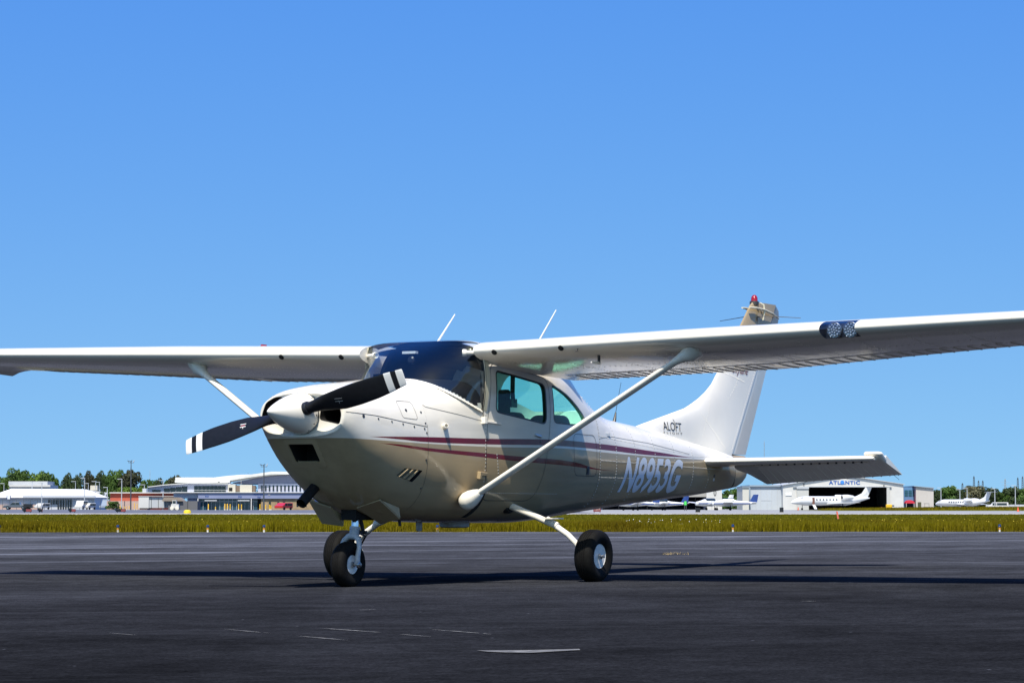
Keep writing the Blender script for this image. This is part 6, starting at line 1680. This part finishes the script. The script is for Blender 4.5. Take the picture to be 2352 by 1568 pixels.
# ramp worker in a green vest
r = root('person', 1573.5, 400, 'person in a green hi-vis vest standing on the far ramp', 'person')
def body_mesh(name, joints, edges, radii, m, parent):
    me = bpy.data.meshes.new(name); me.from_pydata(joints, edges, []); o = bpy.data.objects.new(name, me); COL.objects.link(o); o.parent = parent
    md = o.modifiers.new('skin', 'SKIN'); sv = me.skin_vertices[0].data if me.skin_vertices else None
    if sv is None:
        bm = bmesh.new(); bm.from_mesh(me); lay = bm.verts.layers.skin.verify(); bm.to_mesh(me); bm.free(); sv = me.skin_vertices[0].data
    for i, q in enumerate(radii): sv[i].radius = q if isinstance(q, tuple) else (q, q)
    sv[0].use_root = True
    sb = o.modifiers.new('sub', 'SUBSURF'); sb.levels = 1; sb.render_levels = 1
    me.materials.append(m); return o
J = [(0, 0, .95), (0, 0, 1.2), (0, 0, 1.42), (0, -.01, 1.52), (0, -.02, 1.60), (0, -.02, 1.74), (-.10, 0, .90), (-.13, -.02, .48), (-.14, 0, .08), (-.14, -.14, .04), (.10, 0, .90), (.13, .02, .48), (.14, .04, .08), (.14, -.10, .04), (-.19, 0, 1.40), (-.25, .02, 1.12), (-.27, -.08, .88), (.19, 0, 1.40), (.26, .0, 1.12), (.28, -.1, .90)]
E_ = [(0, 1), (1, 2), (2, 3), (3, 4), (4, 5), (0, 6), (6, 7), (7, 8), (8, 9), (0, 10), (10, 11), (11, 12), (12, 13), (2, 14), (14, 15), (15, 16), (2, 17), (17, 18), (18, 19)]
body_mesh('body', J, E_, [.15, .15, .15, .06, .09, .09, .10, .07, .05, .05, .10, .07, .05, .05, .08, .055, .04, .08, .055, .04], mat('worker_dark', (.05, .05, .06), .8), r)
mb = MB(); mb.loft([[Vector((.215 * k * math.cos(q), .175 * k * math.sin(q), z)) for q in np.linspace(0, 2 * PI, 15)[:-1]] for z, k in ((.90, .98), (1.2, 1.0), (1.40, 1.0), (1.48, .6))]); mb.build('vest', mat('hi_vis_green', (.08, .70, .12), .7), r)
# traffic cones
for u, D_, lab in ((2023, 478, 'small orange cone before the hangar door'), (1832, 478, 'small red-orange cone under the jet nose'), (2352.5 * .9929, 330, 'small orange cone near the right frame edge')):
    r = root('traffic_cone', u, D_, lab, 'cone', 'orange cones on the far ramp'); mb = MB(); mb.lathe([(0, .2), (.03, .19), (.04, .15), (.62, .03), (.64, 0)], (0, 0, 0), (0, 0, 1), 12); mb.build('cone', mat('cone_orange', (.72, .12, .05), .6), r); mb = MB(); mb.box((-.22, -.22, -.05), (.22, .22, .02)); mb.build('base', M_BLACK, r, smooth=False)

# ---- trees
def leaf_mat(name, c):
    m = bpy.data.materials.new(name); m.use_nodes = True; nt = m.node_tree; b = nt.nodes['Principled BSDF']
    tc = nt.nodes.new('ShaderNodeTexCoord'); n = nt.nodes.new('ShaderNodeTexNoise'); n.inputs['Scale'].default_value = .9; n.inputs['Detail'].default_value = 4; nt.links.new(tc.outputs['Object'], n.inputs['Vector'])
    rp = nt.nodes.new('ShaderNodeValToRGB'); rp.color_ramp.elements[0].position = .35; rp.color_ramp.elements[1].position = .68
    rp.color_ramp.elements[0].color = (*[k * .55 for k in c], 1); rp.color_ramp.elements[1].color = (*[k * 1.45 for k in c], 1)
    nt.links.new(n.outputs['Fac'], rp.inputs[0]); nt.links.new(rp.outputs[0], b.inputs['Base Color']); b.inputs['Roughness'].default_value = .65; b.inputs['Specular IOR Level'].default_value = .25
    return m
LEAF = {'green': leaf_mat('leaf_green', (.055, .105, .018)), 'dark': leaf_mat('leaf_dark', (.036, .056, .020)), 'brown': leaf_mat('leaf_evergreen', (.044, .048, .022)), 'bright': leaf_mat('leaf_bright', (.09, .15, .018)), 'olive': leaf_mat('leaf_olive', (.115, .110, .055))}
M_BARK = mat('bark', (.085, .065, .045), .9, noise=.3, nscale=4)
def crown_mesh(seed, lobes, nq, airy):
    q = np.random.default_rng(seed); P = []; S = []
    C = []
    for k in range(lobes):
        a = q.random() * 2 * PI; rr = .62 * math.sqrt(q.random()); z = q.random(); C.append((rr * math.cos(a) * (1 - .45 * z), rr * math.sin(a) * (1 - .45 * z), .16 + .68 * z, (.20 + .16 * q.random()) * (1.1 - .35 * z)))
    C.append((0, 0, .78, .22)); C.append((0, 0, .5, .34))
    V = []; F = []
    per = nq // len(C)
    for cx, cy, cz, cr in C:
        d = q.normal(size=(per, 3)); d /= np.linalg.norm(d, axis=1)[:, None]
        rad = cr * (.62 + .45 * q.random(per) ** .6)
        p = np.array([cx, cy, cz]) + d * rad[:, None] * np.array([1, 1, .82])
        for i in range(per):
            if q.random() < airy * .5: continue
            n = d[i] + q.normal(size=3) * .7; n /= np.linalg.norm(n); t = np.cross(n, q.normal(size=3)); t /= np.linalg.norm(t); b = np.cross(n, t); s = .042 * (.6 + .9 * q.random())
            o = len(V); V += [tuple(p[i] + t * s), tuple(p[i] + b * s * .7), tuple(p[i] - t * s), tuple(p[i] - b * s * .7)]; F.append((o, o + 1, o + 2, o + 3))
    me = bpy.data.meshes.new('crown'); me.from_pydata(V, [], F); me.update(); return me
CROWNS = [crown_mesh(11, 13, 3600, .1), crown_mesh(12, 15, 3600, .2), crown_mesh(13, 12, 2600, .45), crown_mesh(14, 17, 3800, .12)]
def limbs_mesh(seed):
    q = random.Random(seed); mb = MB(); mb.tube([(0, 0, -.01), (.01, 0, .2), (-.01, .01, .5), (.0, 0, .8)], [.028, .022, .015, .005], 8)
    for k in range(7):
        a = q.random() * 2 * PI; z = .25 + .08 * k; e = .32 * (1 - .3 * k / 7); mb.tube([(0, 0, z), (e * .5 * math.cos(a), e * .5 * math.sin(a), z + .10), (e * math.cos(a), e * math.sin(a), z + .17)], [.012, .008, .003], 6)
    o = mb.build('trunk', M_BARK); me = o.data; bpy.data.objects.remove(o); return me
LIMBS = [limbs_mesh(1), limbs_mesh(2)]
def tree(u, v, wpx, D, kind, label, ci, group='trees behind the airfield buildings'):
    H = zv(v, D); w = wpx * D / FPX
    r = empty('broadleaf_tree' if kind not in ('brown', 'dark') else 'evergreen_tree', at(u, D), random.random() * 6, label, 'tree', group)
    me = CROWNS[ci].copy(); me.materials.append(LEAF[kind]); o = bpy.data.objects.new('crown', me); COL.objects.link(o); o.parent = r; o.scale = (w * .98, w * .98, H * .98)
    o = bpy.data.objects.new('trunk', LIMBS[ci % 2]); COL.objects.link(o); o.parent = r; o.scale = (w * .6, w * .6, H)
TREES = [(-14, 1090, 40, 'dark', 'dark tree cut by the left frame edge', 0), (10, 1091, 34, 'green', 'low green tree at far left behind the tent', 1), (40, 1076, 46, 'green', 'tall green tree left of the highest left crown', 3), (62, 1074, 42, 'green', 'highest green tree behind the grey-roofed building', 0), (88, 1083, 36, 'bright', 'rounded bright green tree in the left group', 1), (108, 1083, 40, 'green', 'rounded green tree above the tent ridge', 3), (131, 1093, 30, 'green', 'low dip in the tree line behind the tent, small green tree', 0),
    (154, 1084, 28, 'dark', 'airy dark tree behind the middle of the tent', 2), (178, 1085, 26, 'dark', 'narrow airy dark tree next to the tent ridge end', 2), (204, 1079, 34, 'brown', 'tall layered evergreen behind the tent right end', 2), (229, 1079, 30, 'dark', 'airy dark tree above the pale annex', 2), (247, 1088, 26, 'green', 'green tree right of the pale annex', 1), (266, 1076, 36, 'green', 'tall light green tree left of the broad dark evergreen', 1), (301, 1080, 56, 'brown', 'broad dark evergreen behind the tall mast', 3),
    (332, 1098, 32, 'green', 'low green tree just right of the broad dark evergreen', 0), (352, 1099, 28, 'green', 'small green tree behind the antenna mast', 1), (366, 1096, 28, 'dark', 'dark tree left of the curved roof', 2), (386, 1098, 26, 'green', 'green tree touching the left roof tip', 0), (402, 1092.5, 40, 'brown', 'dark evergreen behind the left end of the curved roof', 3)]
for u, v, w, k, lab, ci in TREES: tree(u, v, w, 700, k, lab, ci)
for k_, (u, v, w, lab) in enumerate(((286, 1116, 30, 'bright green shrub at the left behind the red building'), (306, 1119, 30, 'bright green shrub in the middle behind the red building'), (322, 1115, 26, 'bright green shrub at the right behind the red building'), (233, 1127, 22, 'dark bush right of the pale annex'), (262, 1150, 26, 'dark green bush before the red building left end'), (250, 1130, 22, 'dark bush between the annex and the red building'))):
    tree(u, v, w, 640 if k_ not in (4,) else 530, 'bright' if k_ < 3 else 'green', lab, (1, 3, 0, 2, 1, 0)[k_], 'shrubs around the red building')
RT_TREES = [(2149, 1121, 34, 'dark', 'dark tree just right of the beige block', 0), (2177, 1116, 48, 'green', 'large round green tree above the right-hand jet nose', 3), (2205, 1121, 30, 'dark', 'dark tree between the round green and the olive tree', 1), (2236, 1113, 46, 'olive', 'pale olive tree below the tallest mast', 1), (2271, 1118.5, 44, 'dark', 'dark broad tree right of the olive tree', 3), (2257, 1136, 26, 'bright', 'bright green tree beside the right-hand jet tail', 0), (2296, 1128, 34, 'green', 'low green tree right of the right-hand jet', 1), (2320, 1118, 46, 'dark', 'dark tree near the right edge under the pylon', 3), (2349, 1118, 44, 'green', 'green tree cut by the right frame edge', 0), (2375, 1116, 50, 'dark', 'dark tree just outside the right frame edge', 3), (2310, 1132, 30, 'bright', 'bright green bush low at the right', 1)]
for u, v, w, k, lab, ci in RT_TREES: tree(u, v, w, 680, k, lab, ci, 'trees right of the hangars')
for u, v, w, lab, ci in ((1668, 1122, 34, 'dark green tree between the navy hangar and the annex', 0), (1690, 1120, 32, 'green tree left of the annex corner', 3), (1650, 1128, 26, 'dark tree behind the white end wall', 1)): tree(u, v, w, 640, 'green', lab, ci, 'trees between the hangars')
# far low tree line that reads as one mass
mb = MB()
q = np.random.default_rng(3)
for k in range(15000):
    l = q.uniform(-420, 460); d = 905 + q.random() * 25
    if -40 < l < 60: pass
    h = ((7.2 if l < 0 else 5.2) + .8 * math.sin(l * .05) + .7 * math.sin(l * .21) + .4 * math.sin(l * .9)) * q.random() ** .85
    p = at(1176, d) + RT * l; n = q.normal(size=3); t = np.cross(n, q.normal(size=3)); t /= np.linalg.norm(t); b = np.cross(n / np.linalg.norm(n), t); s = .62
    c = np.array([p.x, p.y, h]); mb.add([c + t * s, c + b * s * .7, c - t * s, c - b * s * .7], [(0, 1, 2, 3)])
tag(mb.build('far_woods', LEAF['dark'], smooth=False), 'low dark line of distant woods along the horizon', 'woods', kind='stuff')
r = root('site_fence', 2310, 620, 'long low grey fence before the right-hand trees', 'fence'); t = BG(r, 2310, 620)
for u in np.arange(2262, 2400, 11.0): t.box('panel', u, u + 10.6, 1158, 1172, 0, .08, M_BGREY, base=True)
van('white_suv', 2291, 600, 'white car parked before the fence at right', M_BWHITE, 'car', 4.8, 1.7)
